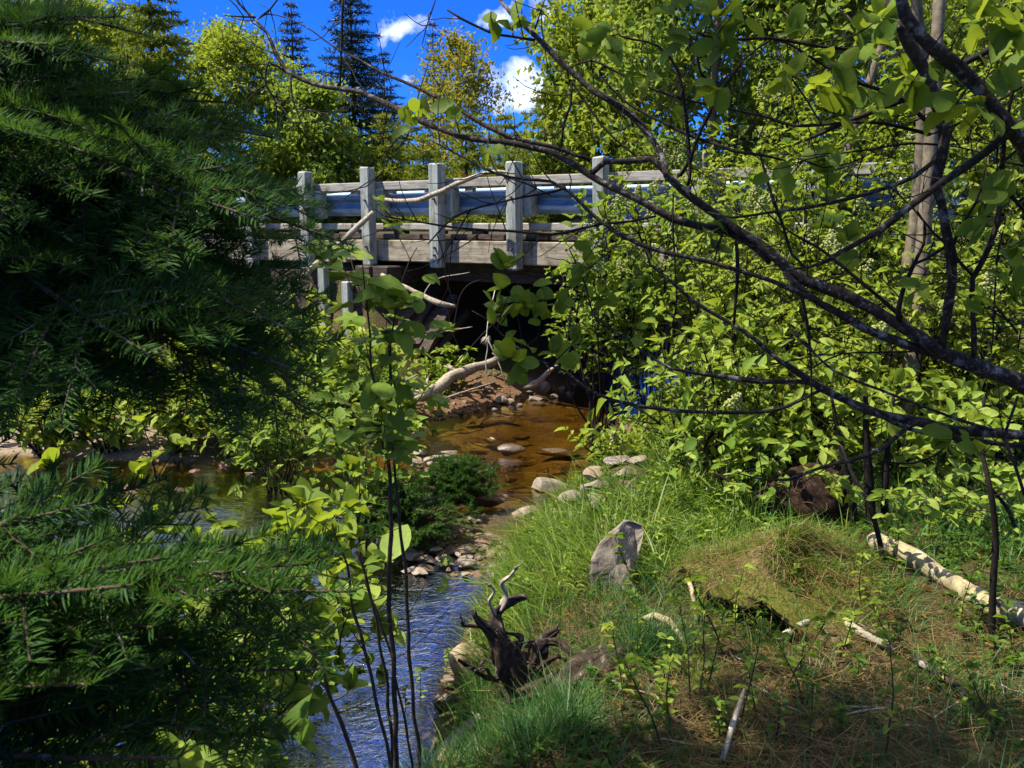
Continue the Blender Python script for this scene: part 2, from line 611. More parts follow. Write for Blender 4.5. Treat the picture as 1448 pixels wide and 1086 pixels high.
M['fascia'] = wood_mat('fascia_timber', [(.3, (.15, .12, .078)), (.5, (.31, .26, .175)), (.72, (.44, .38, .27))], (3, 30, 30), .85, (.13, .10, .058), 4.5, .4, None, .15, (.09, .06, .035))
M['post'] = wood_mat('post_paint', [(.3, (.13, .13, .10)), (.5, (.31, .325, .27)), (.7, (.45, .47, .40))], (34, 34, 2.5), .8, (.16, .15, .10), 5, .6, None, .15, (.05, .042, .03))
M['toprail'] = wood_mat('rail_timber', [(.3, (.17, .15, .11)), (.5, (.33, .30, .24)), (.72, (.47, .44, .37))], (3, 40, 40), .85, (.14, .12, .08), 3, .3, None, .15, (.07, .06, .04))
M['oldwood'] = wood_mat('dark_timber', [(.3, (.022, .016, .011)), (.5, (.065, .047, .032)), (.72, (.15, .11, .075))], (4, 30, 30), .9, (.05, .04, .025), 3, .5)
M['rope'] = bark_mat('rope_fibre', [(.3, (.35, .31, .22)), (.6, (.6, .55, .43)), (.8, (.75, .7, .58))], 80)


def metal():
    m, nt = mat('galvanised_steel')
    n = N(nt)
    co = n('ShaderNodeNewGeometry').outputs['Position']
    a = n.noise(co, 5, 5, .6)
    col = n.ramp(a, [(.3, (.13, .20, .27)), (.55, (.21, .30, .38)), (.75, (.31, .40, .47))])
    col = n.mix(n.maprange(n.noise(co, 14, 4, .7), .62, .74, 0, .8), col, (.16, .10, .06))
    ro = n.maprange(n.noise(co, 11, 4), .3, .7, .42, .62)
    n.out(n('ShaderNodeBsdfPrincipled', {'Base Color': col, 'Metallic': .25, 'Roughness': ro}).outputs[0])
    return m


M['steel'] = metal()


def ground_mat():
    m, nt = mat('bank_and_bed')
    n = N(nt)
    geo = n('ShaderNodeNewGeometry')
    co = geo.outputs['Position']
    z = n('ShaderNodeSeparateXYZ', {0: co}).outputs[2]
    nz = n('ShaderNodeSeparateXYZ', {0: geo.outputs['Normal']}).outputs[2]
    fine = n.noise(co, 38, 8, .7)
    mid = n.noise(co, 4.5, 6, .6)
    soil = n.ramp(fine, [(.3, (.018, .011, .006)), (.5, (.06, .038, .02)), (.72, (.15, .10, .055))])
    thatch = n.ramp(n.noise(co, 60, 6, .75, 1.2), [(.3, (.012, .008, .003)), (.5, (.065, .045, .016)), (.72, (.18, .13, .05))])
    moss = n.ramp(n.noise(co, 55, 5, .7), [(.3, (.012, .020, .003)), (.5, (.045, .058, .008)), (.72, (.12, .125, .018))])
    land = n.mix(n.maprange(mid, .40, .60), thatch, moss)
    land = n.mix(n.maprange(n.noise(co, 2.6, 6, .65), .52, .66), land, soil)
    # stream bed: reddish brown silt with flat stones
    mp = n('ShaderNodeMapping', {'Vector': co, 'Scale': (1, .8, .2)}).outputs[0]
    wv = n('ShaderNodeVectorMath', {0: mp, 1: n('ShaderNodeVectorMath', {0: n('ShaderNodeTexNoise', {'Vector': co, 'Scale': 3.0}).outputs['Color'], 'Scale': .35}, operation='SCALE').outputs[0]}, operation='ADD').outputs[0]
    vo = n('ShaderNodeTexVoronoi', {'Vector': wv, 'Scale': 7.5, 'Randomness': 1.0}, feature='F1')
    ve = n('ShaderNodeTexVoronoi', {'Vector': wv, 'Scale': 7.5, 'Randomness': 1.0}, feature='DISTANCE_TO_EDGE')
    cv = n('ShaderNodeSeparateXYZ', {0: vo.outputs['Color']}).outputs[0]
    st = n.ramp(cv, [(0, (.05, .030, .010)), (.35, (.13, .078, .02)), (.65, (.22, .14, .04)), (.85, (.11, .075, .03)), (1, (.36, .27, .12))])
    st = n.mix(n.maprange(fine, .3, .7, 0, .5), st, (.05, .028, .012))
    silt = n.ramp(fine, [(.3, (.06, .036, .010)), (.5, (.15, .092, .025)), (.7, (.25, .165, .055))])
    bed = n.mix(n.maprange(ve.outputs['Distance'], .02, .09), (.02, .011, .005), st)
    bed = n.mix(n.maprange(n.noise(co, 1.6, 5), .42, .6), bed, silt)
    mud = n.ramp(fine, [(.3, (.07, .034, .016)), (.5, (.17, .088, .042)), (.72, (.29, .17, .09))])
    wetf = n.maprange(n.math('ADD', z, n.math('MULTIPLY', n.noise(co, 6, 4), .05)), .02, .05)
    y = n('ShaderNodeSeparateXYZ', {0: co}).outputs[1]
    x = n('ShaderNodeSeparateXYZ', {0: co}).outputs[0]
    bar = n.maprange(n.math('ADD', z, n.math('MULTIPLY', n.noise(co, 3, 4), .22)), .24, .38)
    isbar = n.math('MULTIPLY', n.maprange(y, 7.6, 8.6), n.maprange(x, -1.9, -1.2))
    land = n.mix(n.math('MULTIPLY', n.math('SUBTRACT', 1.0, bar), isbar), land, mud)
    sandf = n.math('MULTIPLY', n.maprange(x, -2.6, -3.6), n.math('MULTIPLY', n.maprange(y, 7.0, 7.6), n.math('SUBTRACT', 1.0, bar)))
    land = n.mix(sandf, land, n.ramp(fine, [(.3, (.13, .09, .055)), (.5, (.27, .20, .13)), (.72, (.42, .34, .24))]))
    steep = n.maprange(nz, .55, .8)
    land = n.mix(steep, soil, land)
    col = n.mix(wetf, bed, land)
    h = n.math('ADD', n.math('MULTIPLY', fine, .6), n.math('MULTIPLY', mid, .4))
    bmp = n('ShaderNodeBump', {'Strength': .9, 'Distance': .03, 'Height': h}).outputs[0]
    n.out(n('ShaderNodeBsdfPrincipled', {'Base Color': col, 'Roughness': n.maprange(wetf, 0, 1, .55, .95), 'Specular IOR Level': .2, 'Normal': bmp}).outputs[0])
    return m


M['ground'] = ground_mat()


def water_mat():
    m, nt = mat('stream_water')
    n = N(nt)
    co = n('ShaderNodeNewGeometry').outputs['Position']
    mp = n('ShaderNodeMapping', {'Vector': co, 'Scale': (1.0, 1.5, 1), 'Rotation': (0, 0, .35)}).outputs[0]
    a = n.noise(mp, 7.5, 3, .55, 1.6)
    b = n.noise(mp, 24, 3, .5, 1.2)
    c = n.noise(mp, 2.2, 2, .5)
    h = n.math('ADD', n.math('ADD', a, n.math('MULTIPLY', b, .32)), n.math('MULTIPLY', c, .6))
    y = n('ShaderNodeSeparateXYZ', {0: co}).outputs[1]
    calm = n.maprange(y, 5.8, 7.0, 1.0, .30)
    bmp = n('ShaderNodeBump', {'Strength': n.math('MULTIPLY', calm, .9), 'Distance': .015, 'Height': h}).outputs[0]
    dep = n('ShaderNodeAttribute', attribute_name='var').outputs['Fac']
    fr = n.math('MINIMUM', n.math('MULTIPLY', n('ShaderNodeFresnel', {'IOR': 1.36, 'Normal': bmp}).outputs[0], n.maprange(dep, .10, .28, 4.0, 11.0)), n.maprange(dep, .10, .28, .40, .82))
    gl = n('ShaderNodeBsdfGlossy', {'Color': (1, 1, 1, 1), 'Roughness': .02, 'Normal': bmp}).outputs[0]
    tint = n.ramp(dep, [(0, (.98, .95, .88)), (.08, (.90, .78, .42)), (.2, (.62, .48, .17)), (.5, (.10, .08, .035))])
    tr = n('ShaderNodeBsdfTransparent', {'Color': tint}).outputs[0]
    n.out(n('ShaderNodeMixShader', {0: fr, 1: tr, 2: gl}).outputs[0])
    return m


M['water'] = water_mat()

# ------------------------------------------------------------------ world, sun, camera
SUN = nrm(np.array([-.64, -.06, 1.0]))
SUN_EL = math.asin(SUN[2])
scene = bpy.context.scene


def world():
    w = bpy.data.worlds.new('World')
    scene.world = w
    w.use_nodes = True
    nt = w.node_tree
    nt.nodes.clear()
    n = N(nt)
    sky = n('ShaderNodeTexSky', sky_type='NISHITA', sun_disc=False, sun_elevation=SUN_EL, sun_rotation=math.atan2(SUN[0], SUN[1]), altitude=300,
            air_density=1.0, dust_density=.15, ozone_density=3.5).outputs[0]
    deep = n.mix(1.0, n('ShaderNodeHueSaturation', {'Saturation': 1.25, 'Value': 1.0, 'Color': sky}).outputs[0], (.09, .32, .86), 'MULTIPLY')
    dirv = n('ShaderNodeTexCoord').outputs['Generated']
    wn = n('ShaderNodeTexNoise', {'Vector': dirv, 'Scale': 9.0, 'Detail': 6.0, 'Roughness': .6}).outputs['Color']
    wv = n('ShaderNodeVectorMath', {0: wn, 1: (.5, .5, .5)}, operation='SUBTRACT').outputs[0]
    wv = n('ShaderNodeVectorMath', {0: wv, 'Scale': .16}, operation='SCALE').outputs[0]
    wd = n('ShaderNodeVectorMath', {0: dirv, 1: wv}, operation='ADD').outputs[0]
    total = None
    for (px, py, rr, am) in ((750, 128, .050, .95), (592, 24, .030, .55), (700, 6, .030, .7), (780, 4, .03, .55), (566, 108, .018, .6)):
        d = nrm(ray(px, py))
        dist = n('ShaderNodeVectorMath', {0: n('ShaderNodeVectorMath', {0: wd, 1: tuple(d)}, operation='SUBTRACT').outputs[0], 1: (1, 1, 1.7)}, operation='MULTIPLY').outputs[0]
        ln = n('ShaderNodeVectorMath', {0: dist}, operation='LENGTH').outputs['Value']
        v = n.maprange(ln, rr, rr * .35, 0, am)
        total = v if total is None else n.math('MAXIMUM', total, v)
    big = n.noise(n('ShaderNodeMapping', {'Vector': dirv, 'Scale': (1, 1, 1.6)}).outputs[0], 3.2, 7, .6, .3)
    el = n('ShaderNodeSeparateXYZ', {0: dirv}).outputs[2]
    fill_clouds = n.math('MULTIPLY', n.maprange(big, .41, .55, 0, .95), n.math('MAXIMUM', n.math('MULTIPLY', n.maprange(el, .28, .4), .10), n.maprange(el, .60, .75)))  # clouds added overhead, out of view, for white fill light and water glints
    total = n.math('MAXIMUM', total, fill_clouds, True)
    col = n.mix(total, deep, (7.5, 7.9, 8.6))
    bg = n('ShaderNodeBackground', {'Color': col, 'Strength': .11}).outputs[0]
    o = nt.nodes.new('ShaderNodeOutputWorld')
    nt.links.new(bg, o.inputs[0])


world()
sl = bpy.data.lights.new('sun', 'SUN')
sl.energy = 4.6
sl.angle = rad(.5)
sl.color = (1.0, .95, .86)
so = bpy.data.objects.new('sun', sl)
C.objects.link(so)
from mathutils import Vector, Matrix
so.rotation_euler = Vector(SUN).to_track_quat('Z', 'Y').to_euler()
cam = bpy.data.cameras.new('camera')
cam.sensor_width = 36
cam.lens = FPX / 1448 * 36
cam.clip_start, cam.clip_end = .05, 2000
cam.dof.use_dof = True
cam.dof.focus_distance = 5.5
cam.dof.aperture_fstop = 20.0
co_ = bpy.data.objects.new('camera', cam)
C.objects.link(co_)
co_.location = EYE
co_.rotation_euler = (math.pi / 2 - PITCH, 0, 0)
scene.camera = co_
vs = scene.view_settings
vs.view_transform = 'Standard'
vs.look = 'None'
vs.exposure = 1.12
vs.gamma = 1.0
cy = scene.cycles
cy.max_bounces = 6
cy.diffuse_bounces = 3
cy.glossy_bounces = 3
cy.transmission_bounces = 4
cy.transparent_max_bounces = 12
cy.caustics_reflective = cy.caustics_refractive = False
cy.use_denoising = True
# ------------------------------------------------------------------ ground and water
def warp_axis(a, b, c0, fine, n):
    """denser samples round c0"""
    t = np.linspace(-1, 1, n)
    k = np.sign(t) * np.abs(t) ** 2.6
    lo, hi = c0 - a, b - c0
    return c0 + np.where(k < 0, k * lo, k * hi) + t * fine


gx = warp_axis(-90, 90, 0.0, 2.2, 330)
gy = warp_axis(-14, 150, 5.0, 2.6, 360)
GX, GY = np.meshgrid(gx, gy)
HZ = height(GX, GY)
g = G()
idx = np.arange(GX.size).reshape(GX.shape)
q = np.stack([idx[:-1, :-1], idx[:-1, 1:], idx[1:, 1:], idx[1:, :-1]], -1).reshape(-1, 4)
g.add(np.stack([GX, GY, HZ], -1), [q])
tag(g.obj('ground', M['ground']), 'stream banks of moss, thatch and bare soil with a stony bed', 'ground', kind='structure')

g = G()
wx, wy = np.meshgrid(np.linspace(-16, 14, 241), np.linspace(-7, 32, 313))
idx = np.arange(wx.size).reshape(wx.shape)
q = np.stack([idx[:-1, :-1], idx[:-1, 1:], idx[1:, 1:], idx[1:, :-1]], -1).reshape(-1, 4)
g.add(np.stack([wx, wy, 0 * wx], -1), [q], 0, np.clip(-height(wx, wy), 0, 1).ravel())
tag(g.obj('water', M['water']), 'shallow rippled brook water over a brown stony bed', 'water', kind='structure')

# ------------------------------------------------------------------ bridge
def bp(a, d, z):
    """point of the bridge: a along it, d out from its face towards the camera"""
    return np.array([B0[0] + BD[0] * a + BN[0] * d, B0[1] + BD[1] * a + BN[1] * d, z])


X3, Y3 = np.array([BD[0], BD[1], 0]), np.array([-BN[0], -BN[1], 0])
SEG = 1.115          # post spacing


def bbox(g, a0, a1, d0, d1, z0, z1, **k):
    box(g, bp((a0 + a1) / 2, (d0 + d1) / 2, (z0 + z1) / 2), X3, Y3, UP, ((a1 - a0) / 2, abs(d1 - d0) / 2, (z1 - z0) / 2), **k)


bridge = thing('road_bridge', 'small timber road bridge with a steel crash barrier over the brook', 'bridge', (B0[0], B0[1], 0))
bm_off = np.array([B0[0], B0[1], 0])


def bpart(g, name, m, parent=None, label=None, smooth_=False):
    """geometry given in world space, stored relative to the bridge and turned so that local X runs along it"""
    ang = math.atan2(BD[1], BD[0])
    Rm = rotz(-ang)
    g.v = [((V - bm_off) @ Rm.T, var) for V, var in g.v]
    o = g.obj(name, m, parent or bridge, smooth_)
    if label:
        o['label'] = label
    return o


bridge.rotation_euler = (0, 0, math.atan2(BD[1], BD[0]))
A_L, A_R = -3.4, 4.6
# fascia timbers: two butted lengths
g = G(); bbox(g, -1.62, 1.27, .0, -.16, 1.655, 1.925, bev=.012); bpart(g, 'fascia_timber', M['fascia'])
g = G(); bbox(g, 1.275, 4.75, .0, -.16, 1.65, 1.92, bev=.012); bpart(g, 'fascia_timber', M['fascia'])
g = G(); bbox(g, -4.2, -1.625, .01, -.15, 1.62, 1.915, bev=.012); bpart(g, 'fascia_timber', M['fascia'])
# deck planks end-on, with gaps
g = G()
a = -4.4
while a < 5.0:
    w = R.uniform(.17, .23)
    bbox(g, a, a + w - .012, -.06 - R.uniform(0, .05), -5.6, 1.935 + R.uniform(0, .006), 2.0, bev=.006)
    a += w
bpart(g, 'deck', M['oldwood'])
# kerb timbers standing on the deck, on scupper blocks
for a0, a1 in ((-4.3, -1.6), (-1.59, .62), (.63, 2.7), (2.71, 4.9)):
    g = G(); bbox(g, a0, a1 - .01, -.1, -.24, 2.045 + R.uniform(-.006, .006), 2.135, bev=.012); bpart(g, 'kerb_timber', M['toprail'])
g = G()
for a in np.arange(-4.0, 4.8, .62):
    bbox(g, a, a + .18, -.12, -.23, 2.003, 2.043, bev=.004)
bpart(g, 'scupper_block', M['oldwood'])['kind'] = 'stuff'
# guard rail posts
posts = []
for i in range(-3, 5):
    a = i * SEG - .02
    g = G()
    top = 2.84 + R.uniform(-.03, .02)
    z0 = 1.60 if i > -2 else 1.5
    lean = R.normal(0, .012)
    box(g, bp(a, .085, (top + z0) / 2), X3 + UP * lean, Y3, UP - X3 * lean, (.076, .07, (top - z0) / 2), bev=.016, jit=.004)
    # chamfered head
    pst = bpart(g, 'guardrail_post', M['post'])
    for z in (1.75, 1.84, 2.42):
        g = G()
        c = bp(a + .01, .155, z)
        tube(g, [c, c + np.array([BN[0], BN[1], 0]) * .03], [.017, .014], 8)
        bpart(g, 'bolt', M['wet'], pst)
# spacer blocks behind the posts, beam
for i in range(-3, 5):
    a = i * SEG - .02
    g = G(); bbox(g, a + .03, a + .17, .01, -.14, 2.2, 2.56, bev=.008); bpart(g, 'spacer_block', M['post'])
prof = [(-.155, .0), (-.14, .012), (-.105, .075), (-.065, .08), (-.03, .015), (0, .004), (.03, .015), (.065, .08), (.105, .075), (.14, .012), (.155, 0)]


def beam(a0, a1, z, dz=0):
    g = G()
    n = len(prof)
    aa = np.linspace(a0, a1, 40)
    V = []
    for a in aa:
        for (zz, dd) in prof:
            V.append(bp(a, -.225 + dd, z + dz * (a - a0) + zz + .004 * math.sin(a * 2.1)))
        for (zz, dd) in prof:
            V.append(bp(a, -.225 + dd - .006, z + dz * (a - a0) + zz + .004 * math.sin(a * 2.1)))
    idx = np.arange(len(aa) * 2 * n).reshape(len(aa), 2 * n)
    F = []
    for k in range(n - 1):
        F.append(np.stack([idx[:-1, k], idx[1:, k], idx[1:, k + 1], idx[:-1, k + 1]], -1))
        F.append(np.stack([idx[:-1, n + k], idx[:-1, n + k + 1], idx[1:, n + k + 1], idx[1:, n + k]], -1))
    for k, s in ((0, 1), (n - 1, -1)):
        F.append(np.stack([idx[:-1, k], idx[:-1, n + k], idx[1:, n + k], idx[1:, k]][::s], -1))
    g.add(np.array(V), [np.concatenate(F)])
    return bpart(g, 'crash_rail', M['steel'], smooth_=False)


beam(-5.2, -.4, 2.375, 0.003)
beam(-.42, 3.4, 2.39)
beam(3.38, 8.5, 2.392, .0)
# timber top rail with its short blocks
for a0, a1, z in ((-3.25, -.03, 2.60), (-.02, 2.2, 2.612), (2.21, 5.4, 2.615)):
    g = G(); bbox(g, a0, a1, -.02, -.13, z - .05, z + .055, bev=.008); bpart(g, 'top_rail', M['toprail'])
g = G()
for a in np.arange(-2.8, 5, .62):
    bbox(g, a, a + .12, -.04, -.11, 2.50, 2.553, bev=.004)
bpart(g, 'rail_block', M['post'])['kind'] = 'stuff'
# second barrier, on the far side of the road
for i in range(-3, 6):
    g = G(); bbox(g, i * SEG - .09, i * SEG + .09, -5.72, -5.87, 1.6, 2.8, bev=.012); bpart(g, 'guardrail_post', M['post'])
g = G(); bbox(g, -4, 5, -5.7, -5.74, 2.12, 2.40, bev=.01); bpart(g, 'crash_rail', M['steel'])
g = G(); bbox(g, -4.2, 5, -5.62, -5.8, 1.6, 1.92, bev=.01); bbox(g, -4.2, 5, -5.3, -5.5, 2.004, 2.21, bev=.01); bpart(g, 'fascia_timber', M['fascia'])
# girders
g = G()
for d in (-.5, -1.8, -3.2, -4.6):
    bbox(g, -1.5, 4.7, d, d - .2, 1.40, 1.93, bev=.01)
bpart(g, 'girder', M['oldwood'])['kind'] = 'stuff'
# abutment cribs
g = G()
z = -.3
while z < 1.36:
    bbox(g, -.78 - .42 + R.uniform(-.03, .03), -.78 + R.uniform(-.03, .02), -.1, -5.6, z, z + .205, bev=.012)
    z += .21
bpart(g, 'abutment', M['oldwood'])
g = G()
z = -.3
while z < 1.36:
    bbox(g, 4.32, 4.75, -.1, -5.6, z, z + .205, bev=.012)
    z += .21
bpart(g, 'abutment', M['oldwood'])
# wing wall of the near side: boards behind pale posts
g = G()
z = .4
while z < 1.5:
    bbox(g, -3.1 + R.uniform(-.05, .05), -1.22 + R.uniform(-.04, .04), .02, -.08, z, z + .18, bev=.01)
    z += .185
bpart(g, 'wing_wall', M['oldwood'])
for a, zt in ((-1.98, 1.56), (-1.55, 1.38), (-2.75, 1.3)):
    g = G(); bbox(g, a - .065, a + .065, .14, .03, .15, zt, bev=.014); bpart(g, 'wall_post', M['post'])
# two short timbers sticking out at the bearing
for a in (-1.28, -.98):
    g = G(); bbox(g, a, a + .26, .22, -.6, 1.37, 1.60, bev=.015); bpart(g, 'bearing_timber', M['oldwood'])

# road surface behind the barrier
g = G()
for a0, a1 in ((-40, -4.42), (5.02, 40)):
    n = 24
    aa = np.linspace(a0, a1, n)
    V = np.array([[bp(a, -.3, 1.66 + .3 * smooth(4, 4.6, abs(a)) * 1), bp(a, -5.5, 1.66 + .3)] for a in aa]).reshape(-1, 3)
    V[:, 2] = 1.975
    Vb = V.copy(); Vb[:, 2] = 1.3
    idx = np.arange(2 * n).reshape(n, 2)
    qd = np.stack([idx[:-1, 0], idx[1:, 0], idx[1:, 1], idx[:-1, 1]], -1)
    s1 = np.stack([idx[:-1, 0], idx[:-1, 0] + 2 * n, idx[1:, 0] + 2 * n, idx[1:, 0]], -1)
    s2 = np.stack([idx[:-1, 1], idx[1:, 1], idx[1:, 1] + 2 * n, idx[:-1, 1] + 2 * n], -1)
    g.add(np.vstack([V, Vb]), [qd, s1, s2])
gm, gnt = mat('gravel_road')
_n = N(gnt)
_n.out(_n('ShaderNodeBsdfPrincipled', {'Base Color': _n.ramp(_n.noise(_n('ShaderNodeNewGeometry').outputs['Position'], 30, 6, .7), [(.3, (.08, .065, .045)), (.7, (.22, .19, .15))]), 'Roughness': .95}).outputs[0])
tag(g.obj('road', gm, None, False), 'gravel road leading on to the bridge', 'road', kind='structure')

# ------------------------------------------------------------------ stones
def stone(px, py, wpx, hpx, m, label, seed, z=None, sink=.3, depth=1.0, yaw=None, tilt=(0, 0), cat='stone', group=None, name='stone', cuts=9, lo=.55, flat=None):
    p = ground(px, py) if z is None else ground(px, py, z=z)
    dist = np.linalg.norm(p - EYE)
    k = dist / FPX / math.sqrt(1 + ((px - CX) / FPX) ** 2)
    sx = wpx * k * .56
    szv = hpx * k * .62
    sy = sx * depth * .8
    V, F = rock_shape(seed, (sx, sy, szv), 4, cuts + 2, .022, max(.28, lo - .08))
    V = V @ rotx(tilt[0]).T @ roty(tilt[1]).T @ rotz(yaw if yaw is not None else 0).T
    g = G(); g.add(V, [F], 0, .5)
    o = g.obj(name, M[m], None, False)
    o.location = p + np.array([0, 0, szv * (1 - sink) * .6])
    return tag(o, label, cat, group)


# the slab standing in the grass
def slab():
    base = ground(868, 838)
    Y = base[1] + .03
    out = [(832, 812), (836, 795), (845, 775), (860, 761), (878, 752), (886, 749), (906, 755), (908, 764), (899, 790), (892, 815), (886, 834), (882, 850), (860, 852), (838, 842)]
    P = np.array([at(x, y, Y) for x, y in out])
    c = P.mean(0)
    rel = P - c
    # thickness, with the face turned up a little towards the sky
    th = .10
    rings = []
    for k, (s, d) in enumerate(((.86, -.004), (.975, 0.0), (1.0, .012), (1.0, .085), (.93, th))):
        r_ = rel * s
        rings.append(r_ + np.array([.35, .9, 0]) * d)
    n = len(out)
    V = np.vstack(rings + [rel.mean(0)[None] * 0 + np.array([0, -.008, 0])] + [np.array([[.03, th, 0]])])
    Vd = V.copy()
    Vd = Vd + .007 * np.stack([wob(V, 25, 0), wob(V, 25, 1), wob(V, 25, 2)], -1) + .004 * np.stack([wob(V, 60, 0), wob(V, 60, 1), wob(V, 60, 2)], -1)
    Vd[:, 1] += np.maximum(V[:, 0] * .9 + V[:, 2] * .30 - .022, 0) * (V[:, 1] < .06) * 1.1 + np.maximum(-V[:, 0] * .5 - V[:, 2] * .5 - .05, 0) * .8 * (V[:, 1] < .06)
    Vd[:, 1] += Vd[:, 2] * .30
    idx = np.arange(5 * n).reshape(5, n)
    q = np.stack([idx[:-1], np.roll(idx[:-1], -1, 1), np.roll(idx[1:], -1, 1), idx[1:]], -1).reshape(-1, 4)
    t0 = np.stack([np.full(n, 5 * n), np.roll(idx[0], -1), idx[0]], -1)
    t1 = np.stack([np.full(n, 5 * n + 1), idx[-1], np.roll(idx[-1], -1)], -1)
    g = G(); g.add(Vd, [q, t0, t1])
    o = g.obj('boulder', M['rock'], None, False)
    o.location = c
    sub = o.modifiers.new('smooth', 'SUBSURF'); sub.subdivision_type = 'SIMPLE'; sub.levels = sub.render_levels = 3
    tx = bpy.data.textures.new('rock_rough', 'CLOUDS'); tx.noise_scale = .05
    dm = o.modifiers.new('rough', 'DISPLACE'); dm.texture = tx; dm.strength = .012; dm.mid_level = .5
    tag(o, 'grey slab boulder standing on edge in the tall bank grass', 'boulder')


slab()
stone(774, 693, 74, 24, 'stone', 'long flat pale stone alone in the brown water off the bank', 3, z=.0, depth=.55, sink=.25, cuts=16, lo=.38)
stone(722, 641, 40, 17, 'wet', 'dark wet stone breaking the surface in mid stream', 8, z=0, depth=.7, sink=.45)
stone(790, 640, 60, 8, 'wet', 'thin dark ledge of stone just awash behind the mid stream stone', 81, z=-.02, depth=.8, sink=.7)
stone(683, 714, 78, 22, 'redrock', 'brown knobbly stone beside the little spruce sapling', 5, z=0, depth=.6, sink=.35, lo=.5)
stone(682, 771, 56, 20, 'redrock', 'reddish flat slab in the riffle', 6, z=-.01, depth=1.1, sink=.5, lo=.45)
stone(742, 734, 46, 22, 'stone', 'pale broken stone at the tip of the grassy bank', 7, z=.02, depth=.6, sink=.3)
stone(668, 958, 62, 62, 'mossrock', 'tan boulder at the water edge beside the dead root', 12, depth=.8, sink=.35, lo=.5, cat='boulder', name='boulder')
stone(640, 1000, 50, 30, 'wet', 'low dark stone at the water edge below the tan boulder', 13, depth=.8, sink=.45)
rs = [(868, 655, 52, 20, 'wet', 'dark topped stone at the upstream end of the bank pile'), (882, 672, 54, 18, 'stone', 'pale flat stone on top of the bank pile'),
      (842, 672, 36, 20, 'mossrock', 'yellow mossed stone in the bank pile'), (856, 690, 58, 22, 'stone', 'large pale wedge stone in the middle of the bank pile'),
      (829, 690, 34, 16, 'rock', 'small grey stone between the wedge stone and the water'), (812, 706, 44, 20, 'stone', 'rounded pale stone at the downstream end of the pile'),
      (850, 708, 40, 20, 'rock', 'grey rounded stone below the wedge stone'), (905, 655, 46, 20, 'stone', 'pale stone half under the shrub leaves at the bank pile'),
      (840, 716, 34, 20, 'rock', 'grey stone at the foot of the pile beside the grass'), (890, 690, 44, 22, 'redrock', 'brown stone wedged behind the bank pile')]
for i, (px, py, w, h, m, lab) in enumerate(rs):
    stone(px, py + 4, w, h, m, lab, 20 + i, depth=.8, sink=.2, group='stones piled along the bank', yaw=R.uniform(-.5, .5), cuts=16, lo=.36)
gs = [(711, 566, 16, 9), (722, 568, 11, 7), (755, 563, 19, 6), (770, 549, 14, 12), (783, 560, 9, 6), (760, 545, 9, 5), (735, 572, 8, 5), (700, 578, 7, 5), (748, 553, 7, 5), (795, 548, 8, 5),
      (806, 555, 9, 5), (676, 545, 10, 6), (690, 552, 8, 5), (812, 543, 7, 4)]
for i, (px, py, w, h) in enumerate(gs):
    lab = {0: 'dark round cobble at the water edge of the gravel bar', 3: 'square pale cobble on the brown gravel bar', 2: 'long flat cobble at the water line of the gravel bar'}.get(i, 'small pale cobble lying on the wet brown gravel bar')
    stone(px, py + 3, w * 1.25, h * 1.2, 'rock' if i == 0 else 'stone', lab, 50 + i, sink=.2, depth=.8, group='cobbles on the gravel bar', name='cobble', cat='cobble', cuts=8)
# riffle and islet stones: countable flat stones awash
rr = np.random.default_rng(77)
k = 0
for (px0, px1, py0, py1, n, mm, ww) in ((585, 650, 640, 682, 30, 'stone', (12, 26)), (628, 720, 735, 815, 44, 'wet', (14, 36)), (560, 660, 775, 815, 22, 'stone', (14, 34)), (640, 830, 590, 700, 16, 'wet', (16, 40)), (180, 420, 640, 700, 8, 'wet', (16, 30))):
    lab = {585: 'small bleached stone in the shoal beside the sapling', 628: 'flat brown stone awash in the riffle', 560: 'pale flat stone on the little islet', 640: 'dark stone under the clear brown water', 180: 'wet stone in the pool behind the fir boughs'}[px0]
    for i in range(n):
        px, py = rr.uniform(px0, px1), rr.uniform(py0, py1)
        w = rr.uniform(*ww)
        z = {585: .012, 628: -.004, 560: .012, 640: -.05, 180: -.01}[px0]
        mm2 = mm if rr.random() < .75 else ('redrock' if mm == 'wet' else 'wet')
        stone(px, py, w, w * rr.uniform(.28, .45), mm2, lab, 200 + k, z=z, sink=.45, depth=rr.uniform(.8, 1.2), yaw=rr.uniform(-.7, .7), group=lab.replace('stone', 'stones', 1), name='stone', cuts=13, lo=.36)
        k += 1
# fine gravel: nobody could count it
V1, F1 = ICO[1]
g = G()
cnt = 0
for (x0, x1, y0, y1, n, s0) in ((-1.6, 1.2, 8.6, 12.6, 1500, .012), (-1.3, .2, 5.0, 6.6, 300, .014), (-5.5, -2.5, 7.4, 8.8, 260, .014), (-.5, 1.0, 3.6, 7.5, 350, .016)):
    xs, ys = rr.uniform(x0, x1, n * 3), rr.uniform(y0, y1, n * 3)
    hh = height(xs, ys)
    ok = np.nonzero((hh > -.04) & (hh < .30) & (wob(np.stack([xs, ys, xs * 0], -1), 3.0, 2) > -.35))[0][:n]
    for i in ok:
        s = s0 * rr.lognormal(0, .45)
        V = V1 * (1 + .28 * rr.normal(size=(len(V1), 1))) * np.array([1.3, 1, .6]) * s
        g.add(V @ rotz(rr.uniform(0, 6)).T + (xs[i], ys[i], hh[i] + s * .2), [F1])
tag(g.obj('gravel', M['gravel'], None, False), 'scattered pebbles along the water edge and gravel bar', 'gravel', kind='stuff')


